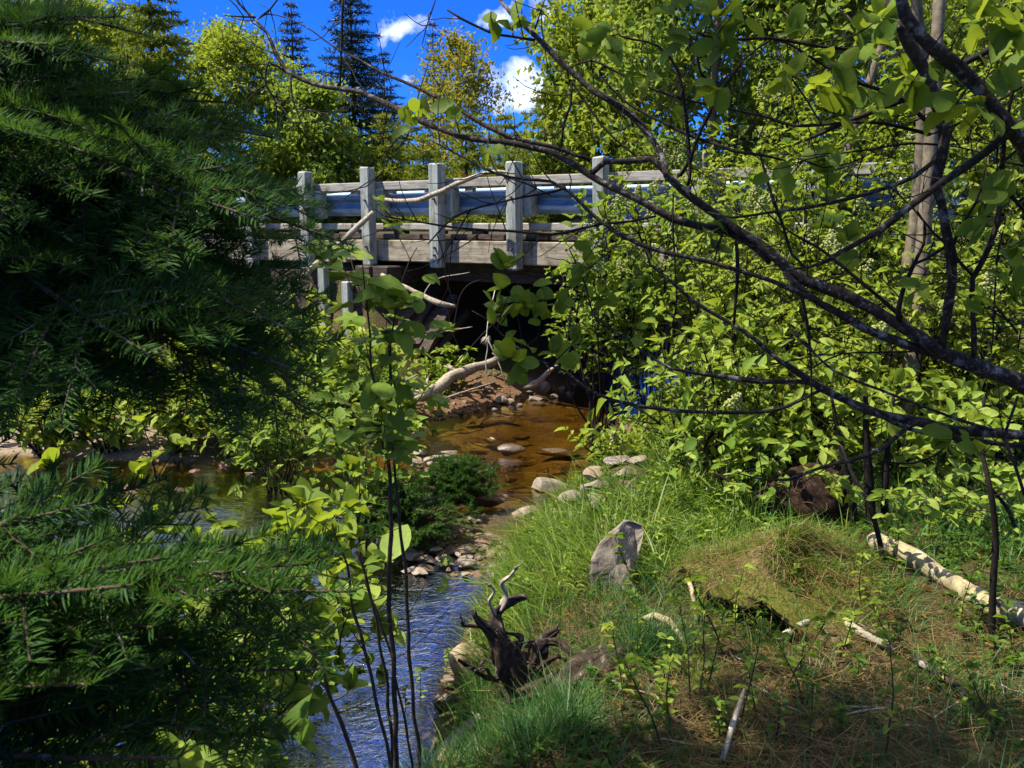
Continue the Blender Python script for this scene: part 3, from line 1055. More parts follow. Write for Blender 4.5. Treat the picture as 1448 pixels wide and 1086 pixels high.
# ------------------------------------------------------------------ driftwood
def log(name, pts, m, label, cat='log', step=.05, n=12, rough=.10, knots=0, seed=0, group=None, parent=None, groove=0.0):
    """pts rows: x,y,z,r"""
    Q = spline(np.array(pts, float), step)
    base = Q[0, :3].copy() if parent is None else np.array(parent.location)
    g = G()
    P = Q[:, :3] - base
    P = P + .35 * Q[:, 3:4] * np.stack([wob(P, 6, 0), wob(P, 6, 1), wob(P, 6, 2)], -1)
    tube(g, P, Q[:, 3], n, 0, .5, rough, seed, True, groove)
    r_ = np.random.default_rng(seed + 400)
    for _ in range(knots):
        i = r_.integers(1, len(P) - 1)
        d = nrm(r_.normal(size=3)); d[2] = abs(d[2])
        l = Q[i, 3] * r_.uniform(1.6, 4)
        tube(g, [P[i], P[i] + d * l * .6, P[i] + d * l], [Q[i, 3] * .42, Q[i, 3] * .3, Q[i, 3] * .12], 6)
    o = g.obj(name, M[m], parent, True)
    if parent is None:
        o.location = base
        tag(o, label, cat, group)
    elif label:
        o['label'] = label
    return o


def ray_pts(rows, rk=1.0):
    """rows: px, py, Y, half width px"""
    return [(*at(x, y, Y), r * Y / FPX * rk) for x, y, Y, r in rows]


log('driftwood_log', ray_pts([(470, 598, 8.6, 4), (520, 583, 8.9, 8), (570, 566, 9.3, 8), (605, 556, 9.6, 9), (630, 540, 9.9, 8.5), (660, 524, 10.3, 7.5), (690, 514, 10.6, 6), (712, 503, 10.9, 4)]), 'drift',
    'long bleached trunk lying on the gravel bar under the bridge', 'log', knots=9, seed=1)
log('dead_branch', ray_pts([(505, 600, 8.5, 4), (560, 575, 8.9, 4), (600, 560, 9.3, 5), (612, 545, 9.5, 3)]), 'drift', 'forked bleached branch beside the long trunk on the bar', 'branch', knots=5, seed=2)
log('dead_branch', ray_pts([(380, 437, 10.2, 3.5), (430, 390, 10.5, 4), (478, 347, 10.8, 4.2), (512, 315, 10.9, 4), (527, 300, 11.0, 3)]), 'drift', 'thin bleached pole leaning across the bridge posts', 'branch', seed=3, rough=.05)
log('dead_branch', ray_pts([(534, 281, 10.95, 2.5), (580, 284, 10.7, 3.6), (620, 272, 10.5, 3.6), (665, 252, 10.2, 3.2), (700, 243, 9.9, 2.2), (728, 246, 9.8, 1.4)]), 'drift', 'bent bleached branch hanging over the steel crash rail', 'branch', seed=4, rough=.05)
log('dead_branch', ray_pts([(540, 388, 10.4, 2.5), (570, 404, 10.2, 3.0), (597, 418, 10.1, 3.6), (620, 428, 10.0, 4.2), (645, 433, 10, 2)]), 'drift', 'pale broken limb hanging in the dark under the bridge', 'branch', seed=5)
for i, pts in enumerate(([(640, 470, 10.7, 1.2), (655, 410, 10.6, 1), (690, 392, 10.6, .6)], [(570, 480, 10.3, 1.1), (620, 470, 10.2, 1), (668, 462, 10.1, .6)], [(640, 520, 10, 1), (690, 465, 10, .9), (735, 430, 10, .5)], [(590, 440, 10.2, 1), (612, 398, 10.2, .8), (664, 385, 10.1, .6)], [(655, 500, 10.2, 1.2), (640, 470, 10.2, 1.0), (632, 430, 10.2, .6)], [(690, 480, 10.1, 1.2), (708, 520, 10, 1.0), (716, 545, 10, .7)])):
    log('dead_twig', ray_pts(pts), 'drift' if i % 2 else 'twig', 'bare snagged twig in the dark beneath the bridge', 'twig', n=5, seed=30 + i, group='snagged twigs beneath the bridge')
log('dead_branch', ray_pts([(740, 548, 10.9, 2.0), (757, 542, 10.8, 5), (772, 528, 10.7, 3.5), (790, 515, 10.7, 2)]), 'drift', 'short knotted root lying on the gravel bar', 'branch', seed=6, knots=3)
# collapsed crib timbers
rt = np.random.default_rng(3)
for i, (x0, y0, x1, y1, Y, hw) in enumerate(((590, 485, 628, 436, 11.2, .06), (604, 492, 640, 425, 11.1, .05), (582, 468, 612, 425, 11.3, .055), (612, 500, 655, 445, 11.2, .045), (575, 450, 610, 412, 11.4, .05))):
    p0, p1 = at(x0, y0, Y), at(x1, y1, Y + .5)
    d = nrm(p1 - p0)
    s = nrm(np.cross(d, UP))
    g = G(); box(g, (0, 0, 0), d, s, np.cross(d, s), (np.linalg.norm(p1 - p0) / 2 * 1.2, hw * 1.5, hw), bev=.012, jit=.006)
    o = g.obj('timber', M['oldwood'], None, False); o.location = (p0 + p1) / 2
    tag(o, 'squared timber slumped against the bridge abutment', 'timber', 'collapsed crib timbers')
# frayed rope end
g = G()
b = at(688, 478, 9.9)
for k in range(46):
    d0 = nrm(rt.normal(size=3) * (1, 1, .6) + (0, 0, -.2))
    L_ = rt.uniform(.03, .075)
    tube(g, [np.zeros(3) + d0 * .004, d0 * L_ * .6, d0 * L_ + (0, 0, -.03)], [.003, .003, .001], 4)
rope = thing('rope', 'frayed white rope end dangling in front of the dark arch', 'rope', b)
g.obj('frayed_end', M['rope'], rope)
g = G(); tube(g, spline([(0, 0, 0, ), (.01, 0, -.12), (-.01, 0, -.26), (.0, 0, -.40)], .03), .007, 6); tube(g, spline([(.0, 0, 0.02), (.06, .02, -.1), (.09, .02, -.22)], .03), .004, 5)
tube(g, spline([(0, 0, 0), (.02, .05, .2), (.1, .3, .55)], .05), .006, 5)
g.obj('strand', M['rope'], rope)

# dead root stump at the water
st = thing('dead_stump', 'dark twisted driftwood root with bleached prongs at the water edge', 'stump', ground(728, 968, z=.48))
Ys = st.location[1]


def sroot(rows, m='rot', nm='root', label=None, seed=0, n=14):
    log(nm, [(*at(x, y, Ys + dy), r * .82 * Ys / FPX) for x, y, dy, r in rows], m, label, parent=st, seed=seed, n=n + 14, rough=.42, step=.008, groove=.26)
    # splintered end
    rs2 = np.random.default_rng(seed + 70)
    e0, e1 = at(*rows[-2][:2], Ys + rows[-2][2]), at(*rows[-1][:2], Ys + rows[-1][2])
    g = G()
    for _ in range(4):
        d = nrm(nrm(e1 - e0) + .35 * rs2.normal(size=3))
        a = e1 - nrm(e1 - e0) * .012 + .004 * rs2.normal(size=3) - np.array(st.location)
        tube(g, [a, a + d * rs2.uniform(.015, .04)], [.004, .0008], 4)
    g.obj('splinter', M[m], st)['kind'] = 'stuff'


sroot([(735, 975, 0, 30), (727, 950, 0, 26), (716, 925, 0, 24), (704, 900, -.02, 16), (692, 888, -.03, 11), (680, 880, -.05, 7), (670, 868, -.06, 3)], seed=1, n=18)
sroot([(714, 925, 0, 13), (703, 890, .03, 12), (700, 868, .05, 10), (712, 856, .06, 8), (730, 846, .06, 6), (744, 844, .07, 3)], seed=2)
sroot([(706, 862, .05, 6), (716, 842, .05, 4.6), (709, 826, .04, 3.6), (721, 815, .03, 2.6), (733, 800, .03, 1.0)], 'drift', 'root', 'bleached prong', seed=3)
sroot([(703, 872, .05, 3.4), (692, 852, .02, 2.6), (699, 836, .0, 2), (690, 826, -.02, 1.2)], 'drift', 'root', 'bleached thin prong', seed=4)
sroot([(740, 960, 0, 24), (758, 935, .02, 17), (768, 912, .02, 14), (776, 898, .02, 9), (789, 889, .02, 4)], seed=5)
sroot([(770, 905, .02, 8), (786, 905, .0, 6), (800, 915, -.02, 5), (812, 930, -.05, 3), (826, 944, -.06, 1.5)], seed=6)
sroot([(720, 985, 0, 14), (745, 978, -.05, 16), (765, 972, -.07, 12), (785, 955, -.08, 6)], seed=7)
for k_ in range(9):
    rs3 = np.random.default_rng(300 + k_)
    x0, y0 = rs3.uniform(715, 770), rs3.uniform(925, 965)
    x1, y1 = x0 + rs3.normal(0, 45), y0 - rs3.uniform(-25, 55)
    sroot([(x0, y0, 0, 6), ((x0 + x1) / 2 + rs3.normal(0, 12), (y0 + y1) / 2 + rs3.normal(0, 10), rs3.normal(0, .05), 4), (x1, y1, rs3.normal(0, .06), 2), (x1 + rs3.normal(0, 14), y1 + rs3.normal(0, 10), rs3.normal(0, .08), 1)], seed=40 + k_, n=6)
g1 = ground(775, 1000); g2 = ground(905, 925)
log('rotten_log', [(*(g1 + (0, 0, .02)), .035), (*(g1 * .7 + g2 * .3 + (0, 0, .04)), .055), (*(g1 * .35 + g2 * .65 + (0, 0, .04)), .05), (*(g2 + (0, 0, .02)), .02)], 'rot', 'dark rotten log in the grass beside the dead root', 'log', rough=.4, seed=9, step=.012, n=28, groove=.28)
a_, b_ = ground(612, 1090), ground(680, 1030)
log('rotten_log', [(*(a_ + (0, -.1, .03)), .03), (*((a_ + b_) / 2 + (0, 0, .03)), .035), (*(b_ + (0, .05, .02)), .015)], 'drift', 'weathered grey log end at the foot of the bank', 'log', rough=.35, seed=10, step=.012, n=26, groove=.25)
# birch log on the mound
a_, b_ = ground(1236, 778), ground(1470, 905)
lp = [(*(a_ * (1 - t) + b_ * t + np.array([0, 0, .05 + .012 * math.sin(t * 7)])), .040 + .004 * math.sin(t * 9)) for t in np.linspace(0, 1, 8)]
log('birch_log', lp, 'birch', 'straight fallen birch log with yellowish peeling bark on the slope', 'log', rough=.10, seed=11, step=.03, n=18)


def sticks(rows, m, label, add=.02, r=2.2, seed=0, nm='stick'):
    P = []
    for i, (x, y, up) in enumerate(rows):
        p = ground(x, y) + np.array([0, 0, add + up])
        P.append((*p, r * p[1] / FPX * (1 if i < len(rows) - 1 else .5)))
    log(nm, P, m, label, 'stick', n=8, seed=seed, rough=.15)


sticks([(962, 825, .0), (972, 845, .05), (978, 862, .05), (985, 885, 0)], 'birch', 'short white stick standing in the grass near the slab boulder', r=3.5, seed=1)
sticks([(1022, 1083, 0), (1036, 1050, .05), (1046, 1025, .06), (1051, 1008, .06)], 'drift', 'pale stick poking up from the dead grass', r=4.5, seed=2)
sticks([(1098, 918, 0.02), (1120, 908, .03), (1138, 898, .03), (1155, 890, .02)], 'drift', 'short grey stick lying before the grassy hummock', r=5, seed=3)
sticks([(1196, 894, 0.02), (1220, 910, .02), (1245, 922, .02), (1265, 930, .01)], 'drift', 'bleached branch stub on the dead grass', r=6, seed=4)
sticks([(1290, 945, 0.02), (1320, 965, .02), (1350, 985, .02), (1372, 1000, .01)], 'rot', 'dark crumbling stick half sunk in the litter', r=6, seed=5)
sticks([(905, 893, 0.02), (925, 889, .035), (945, 895, .03), (968, 915, .0)], 'birch', 'curved strip of white birch bark in the grass', r=6, seed=6, nm='bark_strip')
sticks([(1290, 700, 0.02), (1310, 715, .02), (1335, 722, .02)], 'drift', 'thin grey stick on the far grassy slope', r=3, seed=7)

rk_ = np.random.default_rng(64)
for k_ in range(20):
    x0, y0 = rk_.uniform(700, 1440), rk_.uniform(880, 1075)
    an, ln = rk_.uniform(-.6, .6), rk_.uniform(30, 95)
    P = []
    for t in (0, .35, .7, 1):
        p = ground(x0 + ln * t * math.cos(an), y0 + ln * t * math.sin(an)) + np.array([0, 0, .012 + .02 * rk_.random()])
        P.append((*p, rk_.uniform(.0022, .0045) * (1 - .6 * t)))
    log('dead_twig', P, 'drift' if k_ % 2 else 'rot', 'thin dead twig lying on the straw of the near bank', 'twig', n=6, seed=700 + k_, rough=.2, group='dead twigs on the near bank')
for k_, rows in enumerate(([(478, 605, 8.4, 2), (530, 560, 8.9, 2.4), (590, 530, 9.5, 1.6)], [(500, 560, 8.8, 1.6), (470, 520, 8.9, 2), (455, 470, 9.0, 1.2)], [(560, 588, 8.7, 2), (640, 560, 9.4, 1.8), (700, 540, 10, 1)], [(482, 600, 8.4, 2.4), (492, 560, 8.5, 2), (512, 520, 8.6, 1.2)])):
    log('dead_branch', ray_pts(rows), 'drift', ('thin straight pale branch crossing behind the long trunk', 'pale stick rising toward the wall posts', 'slim pale branch lying along the gravel bar edge', 'short pale branch standing before the long trunk')[k_], 'branch', n=7, seed=60 + k_, rough=.12)

# ------------------------------------------------------------------ overhanging hummock
def hummock():
    c = ground(1150, 905)
    c = np.array([c[0] + .04, c[1] + .46, c[2] - .045])
    g = G()
    na, nr = 96, 40
    V = np.zeros((nr, na, 3)); var = np.zeros((nr, na))
    A = np.linspace(0, 2 * math.pi, na, endpoint=False)
    for i in range(nr):
        t = i / (nr - 1)
        for j, a in enumerate(A):
            front = max(0, math.cos(a - rad(218))) ** 3.5       # undercut towards the camera's left
            Rm = .42 + .04 * math.sin(3 * a + 1) + .02 * math.sin(7 * a)
            if t < .62:
                s = t / .62
                r_ = Rm * s
                z = .155 * (1 - s ** 2.0) * (1 + .35 * math.sin(2 * a + .6) + .2 * math.sin(5 * a)) + .06
                z = z * (1 - .25 * front * 0)
            else:
                s = (t - .62) / .38
                r_ = Rm * (1 + .03 * math.sin(s * 3) - front * .34 * smooth(0, .45, s) + (1 - front) * .30 * s)
                z = .06 - s * .17
                z = z + front * (.12 * (1 - s))
            V[i, j] = (r_ * math.cos(a), r_ * math.sin(a) * 1.0, z)
    P = V.reshape(-1, 3)
    P = P + .034 * np.stack([wob(P, 6, 0), wob(P, 6, 1), wob(P, 7, 2) * 1.3], -1) + .018 * np.stack([wob(P, 15, 3), wob(P, 15, 4), wob(P, 15, 1) * 1.2], -1) + .009 * np.stack([wob(P, 28, 0), wob(P, 28, 1), wob(P, 28, 2)], -1)
    idx = np.arange(nr * na).reshape(nr, na)
    q = np.stack([idx[:-1], np.roll(idx[:-1], -1, 1), np.roll(idx[1:], -1, 1), idx[1:]], -1).reshape(-1, 4)[:, ::-1]
    g.add(P, [q])
    m, nt = mat('hummock_turf')
    n = N(nt)
    geo = n('ShaderNodeNewGeometry')
    co = geo.outputs['Position']
    nz = n('ShaderNodeSeparateXYZ', {0: geo.outputs['Normal']}).outputs[2]
    f = n.noise(co, 55, 7, .72, 1)
    moss = n.ramp(f, [(.3, (.035, .04, .006)), (.5, (.12, .12, .018)), (.72, (.24, .22, .05))])
    thatch = n.ramp(f, [(.3, (.05, .03, .012)), (.5, (.17, .12, .045)), (.72, (.32, .24, .10))])
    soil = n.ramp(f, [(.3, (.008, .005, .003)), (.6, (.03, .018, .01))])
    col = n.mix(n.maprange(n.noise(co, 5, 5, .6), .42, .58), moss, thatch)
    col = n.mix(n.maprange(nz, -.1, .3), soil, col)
    bmp = n('ShaderNodeBump', {'Strength': 1.0, 'Distance': .02, 'Height': f}).outputs[0]
    n.out(n('ShaderNodeBsdfPrincipled', {'Base Color': col, 'Roughness': .95, 'Specular IOR Level': .1, 'Normal': bmp}).outputs[0])
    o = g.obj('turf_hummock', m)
    o.location = c
    tag(o, 'mossy turf hummock with a dark undercut hollow', 'hummock')
    return c, V[:int(nr * .62) + 2] + c


HUM_C, HUM_V = hummock()
# ------------------------------------------------------------------ helpers for plants
def rdir(r, n):
    return nrm(r.normal(size=(n, 3)))


def whorls(r, P, D, k, spread=1.0, up=.25):
    """k leaf roots round each point: directions lean along D"""
    n = len(P)
    PP = np.repeat(P, k, 0)
    DD = np.repeat(nrm(D), k, 0)
    side = nrm(np.cross(DD, rdir(r, n * k)))
    d = nrm(DD * r.uniform(.1, .8, (n * k, 1)) + side * spread + np.array([0, 0, up]) * r.uniform(0, 1.4, (n * k, 1)))
    nn = nrm(np.array([0, 0, 1.0]) + .55 * r.normal(size=(n * k, 3)) + .35 * DD)
    return PP, d, nn


def bend_path(r, p, d, L, n=6, up=.3, wig=.12):
    P = [np.array(p, float)]
    d = nrm(np.array(d, float))
    for i in range(n):
        d = nrm(d + np.array([0, 0, up / n]) + wig * r.normal(size=3))
        P.append(P[-1] + d * L / n)
    return np.array(P)


def panicle(r, g, p, d, L):
    """cone shaped cluster of tiny buds"""
    V, F = ICO[1]
    d = nrm(d)
    n = 90
    g.add(p + np.outer(np.linspace(0, 1, 2), d).repeat(3, 0) * L + .004 * np.tile(np.array([[1, 0, 0], [-.5, .8, 0], [-.5, -.8, 0]]), (2, 1)), [np.array([[0, 1, 4, 3], [1, 2, 5, 4], [2, 0, 3, 5]])])
    t = r.uniform(0, 1, n) ** .8
    s = nrm(np.cross(np.repeat(d[None], n, 0), rdir(r, n)))
    P = p + d * (t * L)[:, None] + s * ((1 - t) * .36 + .07)[:, None] * L * r.uniform(.75, 1.05, n)[:, None]
    for q in P:
        g.add(q + V * L * .062 * r.uniform(.7, 1.2), [F], 0, r.uniform(0, 1))


def shrub(name, label, x, y, H, Rr, ns, leaf, mat_, seed, tm=None, wr=.5, flowers=0, lean=(0, 0), dens=1.0, group=None, z=None, k=3, cat='shrub', low=.12, stem='twig', jitter=.35, gap=.10, rmax=.012, fl=.085):
    r = np.random.default_rng(seed)
    z0 = hz(x, y) - .03 if z is None else z
    root = thing(name, label, cat, (x, y, z0), group)
    gs, gl = G(), G()
    PP, DD, NN = [], [], []
    tips = []
    for i in range(ns):
        az = 2 * math.pi * (i + r.uniform(-.3, .3)) / ns
        rr_ = Rr * math.sqrt(r.uniform(.05, 1))
        h = H * r.uniform(.65, 1.05) * (1 - .25 * (rr_ / Rr) ** 2)
        tip = np.array([math.cos(az) * rr_ + lean[0], math.sin(az) * rr_ + lean[1], h])
        b = np.array([math.cos(az), math.sin(az), 0]) * .12 * Rr * r.uniform(.2, 1)
        mid = b * .5 + tip * .5 + np.array([0, 0, .12 * h]) + .06 * H * r.normal(size=3)
        P = spline([b, b * .8 + tip * .18 + (0, 0, .06 * h), mid, tip], .09)
        t = np.linspace(0, 1, len(P))
        tube(gs, P, rmax * (1 - .8 * t) * r.uniform(.7, 1.2), 5)
        tips.append((P[-1], nrm(P[-1] - P[-2])))
        L0 = np.linalg.norm(tip)
        nb = max(3, int(L0 * (1 - low) / gap * dens))
        for kb in range(nb):
            tt = low + (1 - low) * (kb + r.uniform(0, 1)) / nb
            j = min(len(P) - 2, int(tt * (len(P) - 1)))
            T = nrm(P[j + 1] - P[j])
            d = nrm(np.cross(T, rdir(r, 1)[0]) + .45 * T + (0, 0, .15))
            Lb = (.16 + .34 * Rr * (1 - tt * .65)) * r.uniform(.55, 1.15)
            B = bend_path(r, P[j], d, Lb, 5, .35, .16)
            tube(gs, B, np.linspace(.0042, .0016, len(B)) * max(.8, rmax / .012), 4, cap=False)
            m = max(2, int(Lb / (leaf * 1.25)))
            s = np.linspace(.3, 1, m) * (len(B) - 1)
            jj = np.minimum(s.astype(int), len(B) - 2)
            f = (s - jj)[:, None]
            PP.append(B[jj] * (1 - f) + B[jj + 1] * f)
            DD.append(nrm(B[jj + 1] - B[jj]))
            tips.append((B[-1], nrm(B[-1] - B[-2])))
    PP, DD = np.concatenate(PP), np.concatenate(DD)
    P, D, Nn = whorls(r, PP, DD, k)
    # end rosettes
    tp, td = np.array([a for a, b in tips]), np.array([b for a, b in tips])
    P2, D2, N2 = whorls(r, tp, td, k + 2, .9)
    P, D, Nn = np.vstack([P, P2]), np.vstack([D, D2]), np.vstack([Nn, N2])
    keep = r.uniform(size=len(P)) > .06
    P, D, Nn = P[keep], D[keep], Nn[keep]
    Ls = leaf * r.lognormal(0, .36, len(P))
    leaves(gl, P, D, Nn, Ls, Ls * wr * r.uniform(.85, 1.15, len(P)), tm or LEAF_MID, 0, np.clip(r.normal(.5, .33, len(P)), 0, 1))
    gs.obj('stems', M[stem], root).name = 'stem'
    gl.obj('foliage', M[mat_], root)
    if flowers:
        order = [i for i in range(len(tips)) if tips[i][0][2] > H * .35]
        order.sort(key=lambda i: tips[i][0][1] - .5 * tips[i][0][2] + r.uniform(0, .35))
        for i in order[:flowers]:
            g = G()
            panicle(r, g, np.zeros(3), np.array([0, 0, 1.0]) * .7 + tips[i][1] * .6 + .3 * r.normal(size=3), fl * r.uniform(.8, 1.25))
            o = g.obj('flower_cluster', M['flower'], root)
            o.location = tips[i][0]
    return root


# ------------------------------------------------------------------ broadleaf trees of the distance
def broad_tree(name, label, x, y, H, Rr, leaf, mat_, seed, nlimb=16, nleaf=14000, tr=.12, trunk_mat='grey_trunk', low=.25, open_=.5, lean=(0, 0), group=None, tm=None, z=None, shape=1.0, cat='tree', tw=.55):
    r = np.random.default_rng(seed)
    z0 = hz(x, y) - .1 if z is None else z
    root = thing(name, label, cat, (x, y, z0), group)
    gt, gl = G(), G()
    top = np.array([lean[0], lean[1], H])
    T = spline([np.zeros(3), top * .3 + .02 * H * r.normal(size=3) * (1, 1, 0), top * .65 + .03 * H * r.normal(size=3) * (1, 1, 0), top], .25)
    t = np.linspace(0, 1, len(T))
    tube(gt, T, tr * (1 - .92 * t) + .008, 9, rough=.12, seed=seed)
    ends = []
    for i in range(nlimb):
        tt = low + (1 - low) * (i + r.uniform(0, .8)) / nlimb
        j = min(len(T) - 2, int(tt * (len(T) - 1)))
        az = i * 2.4 + r.uniform(-.5, .5)
        prof = math.sin(math.pi * min(1, (.18 + .82 * (tt - low) / (1 - low)) ** .8)) ** .7 if shape > 0 else (1 - (tt - low) / (1 - low)) ** .8
        L = Rr * max(.22, prof) * r.uniform(.75, 1.15)
        B = bend_path(r, T[j], (math.cos(az), math.sin(az), .45), L, 7, .55, .12)
        tube(gt, B, np.linspace(max(.012, tr * .32 * (1 - tt * .6)), .006, len(B)), 5, cap=False)
        for b in range(5):
            jj = r.integers(2, len(B) - 1)
            d = nrm(np.cross(nrm(B[jj + 1] - B[jj]), rdir(r, 1)[0]) + .5 * nrm(B[jj + 1] - B[jj]))
            S = bend_path(r, B[jj], d, L * r.uniform(.25, .5), 4, .3, .18)
            tube(gt, S, np.linspace(.010, .004, len(S)), 4, cap=False)
            ends += [(p, r.uniform(.55, 1)) for p in S[1:]]
        ends += [(p, r.uniform(.55, 1)) for p in B[3:]]
    E = np.array([e[0] for e in ends])
    pick = r.integers(0, len(E), nleaf)
    sp = Rr * .16 * open_ * 2
    keepc = r.uniform(size=len(E)) > .12
    P = E[pick] + r.normal(size=(nleaf, 3)) * sp * np.array([1, 1, .7]) * r.uniform(.25, 1, (nleaf, 1))
    P = P[keepc[pick]]
    n = len(P)
    D = nrm(r.normal(size=(n, 3)) + (0, 0, -.25))
    Nn = nrm(np.array([0, 0, .8]) + .7 * r.normal(size=(n, 3)))
    Ls = leaf * r.lognormal(0, .25, n)
    leaves(gl, P, D, Nn, Ls, Ls * tw, tm or LEAF_LOW, 0, np.clip(r.normal(.5, .26, n), 0, 1))
    gt.obj('trunk', M[trunk_mat], root)
    gl.obj('crown', M[mat_], root)
    return root


def spruce(name, label, x, y, H, Rr, mat_, seed, levels=30, needle=.085, dens=1.0, group=None, droop=.35, low=.06, z=None, per=7, w=.022):
    r = np.random.default_rng(seed)
    z0 = hz(x, y) - .1 if z is None else z
    root = thing(name, label, 'tree', (x, y, z0), group)
    gt, gl = G(), G()
    tube(gt, np.array([[0, 0, H * t] for t in np.linspace(0, 1, 12)]), np.linspace(.02 + H * .011, .01, 12), 8, rough=.1)
    PP, DD = [], []
    for i in range(levels):
        t = low + (1 - low) * (i + r.uniform(0, .5)) / levels
        L = (Rr * (1 - t) ** .85 + .10) * r.uniform(.8, 1.15)
        for b in range(per):
            az = 2 * math.pi * (b + r.uniform(-.35, .35)) / per + i * .9
            Lb = L * r.uniform(.65, 1.12)
            d = np.array([math.cos(az), math.sin(az), .25 - droop * 1.1 * (1 - t)])
            B = bend_path(r, (0, 0, H * t), d, Lb, 5, -.25 + .45 * (1 - t), .05)
            tube(gt, B, np.linspace(.018 * (1 - t) + .006, .004, len(B)), 4, cap=False)
            nt_ = max(2, int(Lb / .13))
            side = nrm(np.cross(d, UP))
            segs = [(B[0] * .6 + B[1] * .4, B[-1])]
            for k in range(nt_):
                s = (k + .6) / nt_
                c = B[min(len(B) - 2, int(s * (len(B) - 1)))]
                c = B[0] + (B[-1] - B[0]) * s + (c - (B[0] + (B[-1] - B[0]) * s)) * .8
                for sg in (-1, 1):
                    e = c + nrm(side * sg * .85 + nrm(d) * .6 + (0, 0, -.22) + .2 * r.normal(size=3)) * (Lb * .42 * (1 - s * .7) + .04)
                    segs.append((c, e))
            for a, e in segs:
                l = np.linalg.norm(e - a)
                n = max(3, int(l / .016 * dens))
                s = r.uniform(0, 1.05, n)[:, None]
                PP.append(a + (e - a) * s)
                DD.append(np.repeat(nrm(e - a)[None], n, 0))
    P, D0 = np.concatenate(PP), np.concatenate(DD)
    n = len(P)
    D = nrm(D0 * .7 + .75 * rdir(r, n) + (0, 0, .12))
    S = nrm(np.cross(D, rdir(r, n)))
    strips(gl, P, D, .15 * rdir(r, n), S, needle * r.uniform(.7, 1.3, n), w, 2, 0, np.clip(r.normal(.45, .25, n), 0, 1))
    gt.obj('trunk', M['fir_bark'], root)
    gl.obj('crown', M[mat_], root)
    return root


# ------------------------------------------------------------------ trees behind the bridge
def gp(px, Y):
    return at(px, 320, Y)[0], Y


x, y = gp(424, 24); spruce('spruce_tree', 'slim dark spruce with its tip clear against the blue sky', x, y, 6.6, 1.5, 'spruce', 1, 30, .10, .8, 'dark spruces beyond the bridge', z=1.2)
x, y = gp(505, 22); spruce('spruce_tree', 'tallest dark spruce beyond the bridge', x, y, 7.1, 1.8, 'spruce', 2, 34, .10, .8, 'dark spruces beyond the bridge', z=1.2)
x, y = gp(548, 30); spruce('spruce_tree', 'short dark spruce tip beside the tallest spruce', x, y, 6.5, 1.6, 'spruce', 3, 24, .11, .6, 'dark spruces beyond the bridge', z=1.2)
x, y = gp(616, 34); spruce('spruce_tree', 'thin spruce spire rising behind the ochre leaved tree', x, y, 8.3, 1.2, 'spruce', 4, 26, .12, .6, 'dark spruces beyond the bridge', z=1.2)
x, y = gp(232, 15.5); spruce('spruce_tree', 'sunlit yellow green spruce with heavy drooping boughs', x, y, 6.4, 1.45, 'pale_spruce', 5, 26, .085, 1.5, z=1.0, w=.026, droop=.5)
x, y = gp(140, 19); broad_tree('aspen_tree', 'yellow green aspen spreading behind the fir boughs', x, y, 5.3, 2.3, .085, 'aspen', 11, 20, 32000, .10, z=1.2, open_=.45)
x, y = gp(15, 21); broad_tree('aspen_tree', 'green aspen crown far behind the thick of the fir', x, y, 5.6, 2.2, .11, 'bright', 15, 18, 12000, .10, z=1.2, open_=.45)
x, y = gp(335, 18); broad_tree('aspen_tree', 'loose yellow aspen between the pale spruce and the slim dark spruce', x, y, 4.7, 1.7, .08, 'aspen', 12, 20, 24000, .08, z=1.2, open_=.45)
x, y = gp(648, 19); broad_tree('maple_tree', 'airy ochre and green tree standing against the sky', x, y, 4.6, 1.35, .085, 'ochre', 13, 18, 6500, .06, z=1.4, open_=.55)
x, y = gp(455, 18); broad_tree('alder_tree', 'low green alder in front of the dark spruces', x, y, 3.5, 1.6, .11, 'bright', 14, 16, 12000, .06, z=1.3, low=.1)
# larch-like thicket just behind the road
lab = ['yellow green young larch behind the end of the crash rail', 'yellow young larch behind the second bare post', 'feathery yellow larch behind the top rail', 'olive young larch behind the middle of the bridge', 'pale larch thicket behind the leaning branch', 'small green larch behind the nearest open rail', 'bushy larch by the far road edge', 'low larch in the gap beneath the airy ochre tree']
for i, (px, Y, H) in enumerate(((395, 19, 2.9), (470, 18.4, 2.6), (545, 18, 3.1), (600, 17.6, 2.6), (660, 17.2, 3.0), (715, 16.5, 2.9), (770, 16.2, 3.4), (580, 20, 3.6))):
    x, y = gp(px, Y)
    spruce('larch_tree', lab[i], x, y, H * .95, 1.25, 'pale_spruce', 30 + i, 15, .085, 1.3, 'young larches behind the road', z=1.35, w=.024, per=6, droop=.1)
# green wall on the right: trees standing beyond and beside the road
rt_ = [(845, 17.5, 5.0, 1.35, 'bright', 'round headed tree beside the white cloud'), (905, 16, 7.2, 2.4, 'aspen', 'tall yellow green tree with sky showing through its top'), (1010, 14.5, 7.0, 2.4, 'bright', 'full crowned tree behind the long dark limb'),
       (1100, 18, 8.6, 2.8, 'aspen', 'yellow crowned tree beyond the road with holes of sky'), (1185, 14, 7.4, 2.5, 'bright', 'broad green tree just behind the road'), (1300, 17, 9.0, 3.0, 'aspen', 'yellow tree at the back of the grove'),
       (1370, 13, 7.2, 2.6, 'bright', 'green tree whose crown fills the sky by the thick bare limb'), (1470, 15, 8.2, 3.0, 'aspen', 'pale tree at the edge of the grove')]
for i, (px, Y, H, Rr, mm, lb) in enumerate(rt_):
    x, y = gp(px, Y)
    broad_tree('grove_tree', lb, x, y, H, Rr, .125, mm, 60 + i, 22, 17000, .09, low=.08, open_=.5, z=1.3, group='trees of the grove beyond the road', tm=LEAF_LOW)
x, y = gp(1303, 5.2); broad_tree('grey_tree', 'straight grey brown trunk rising through the shrubs beside the steel rail', x, y, 6.6, 1.7, .085, 'shrub', 81, 14, 4000, .043, low=.55, lean=(.05, .2))
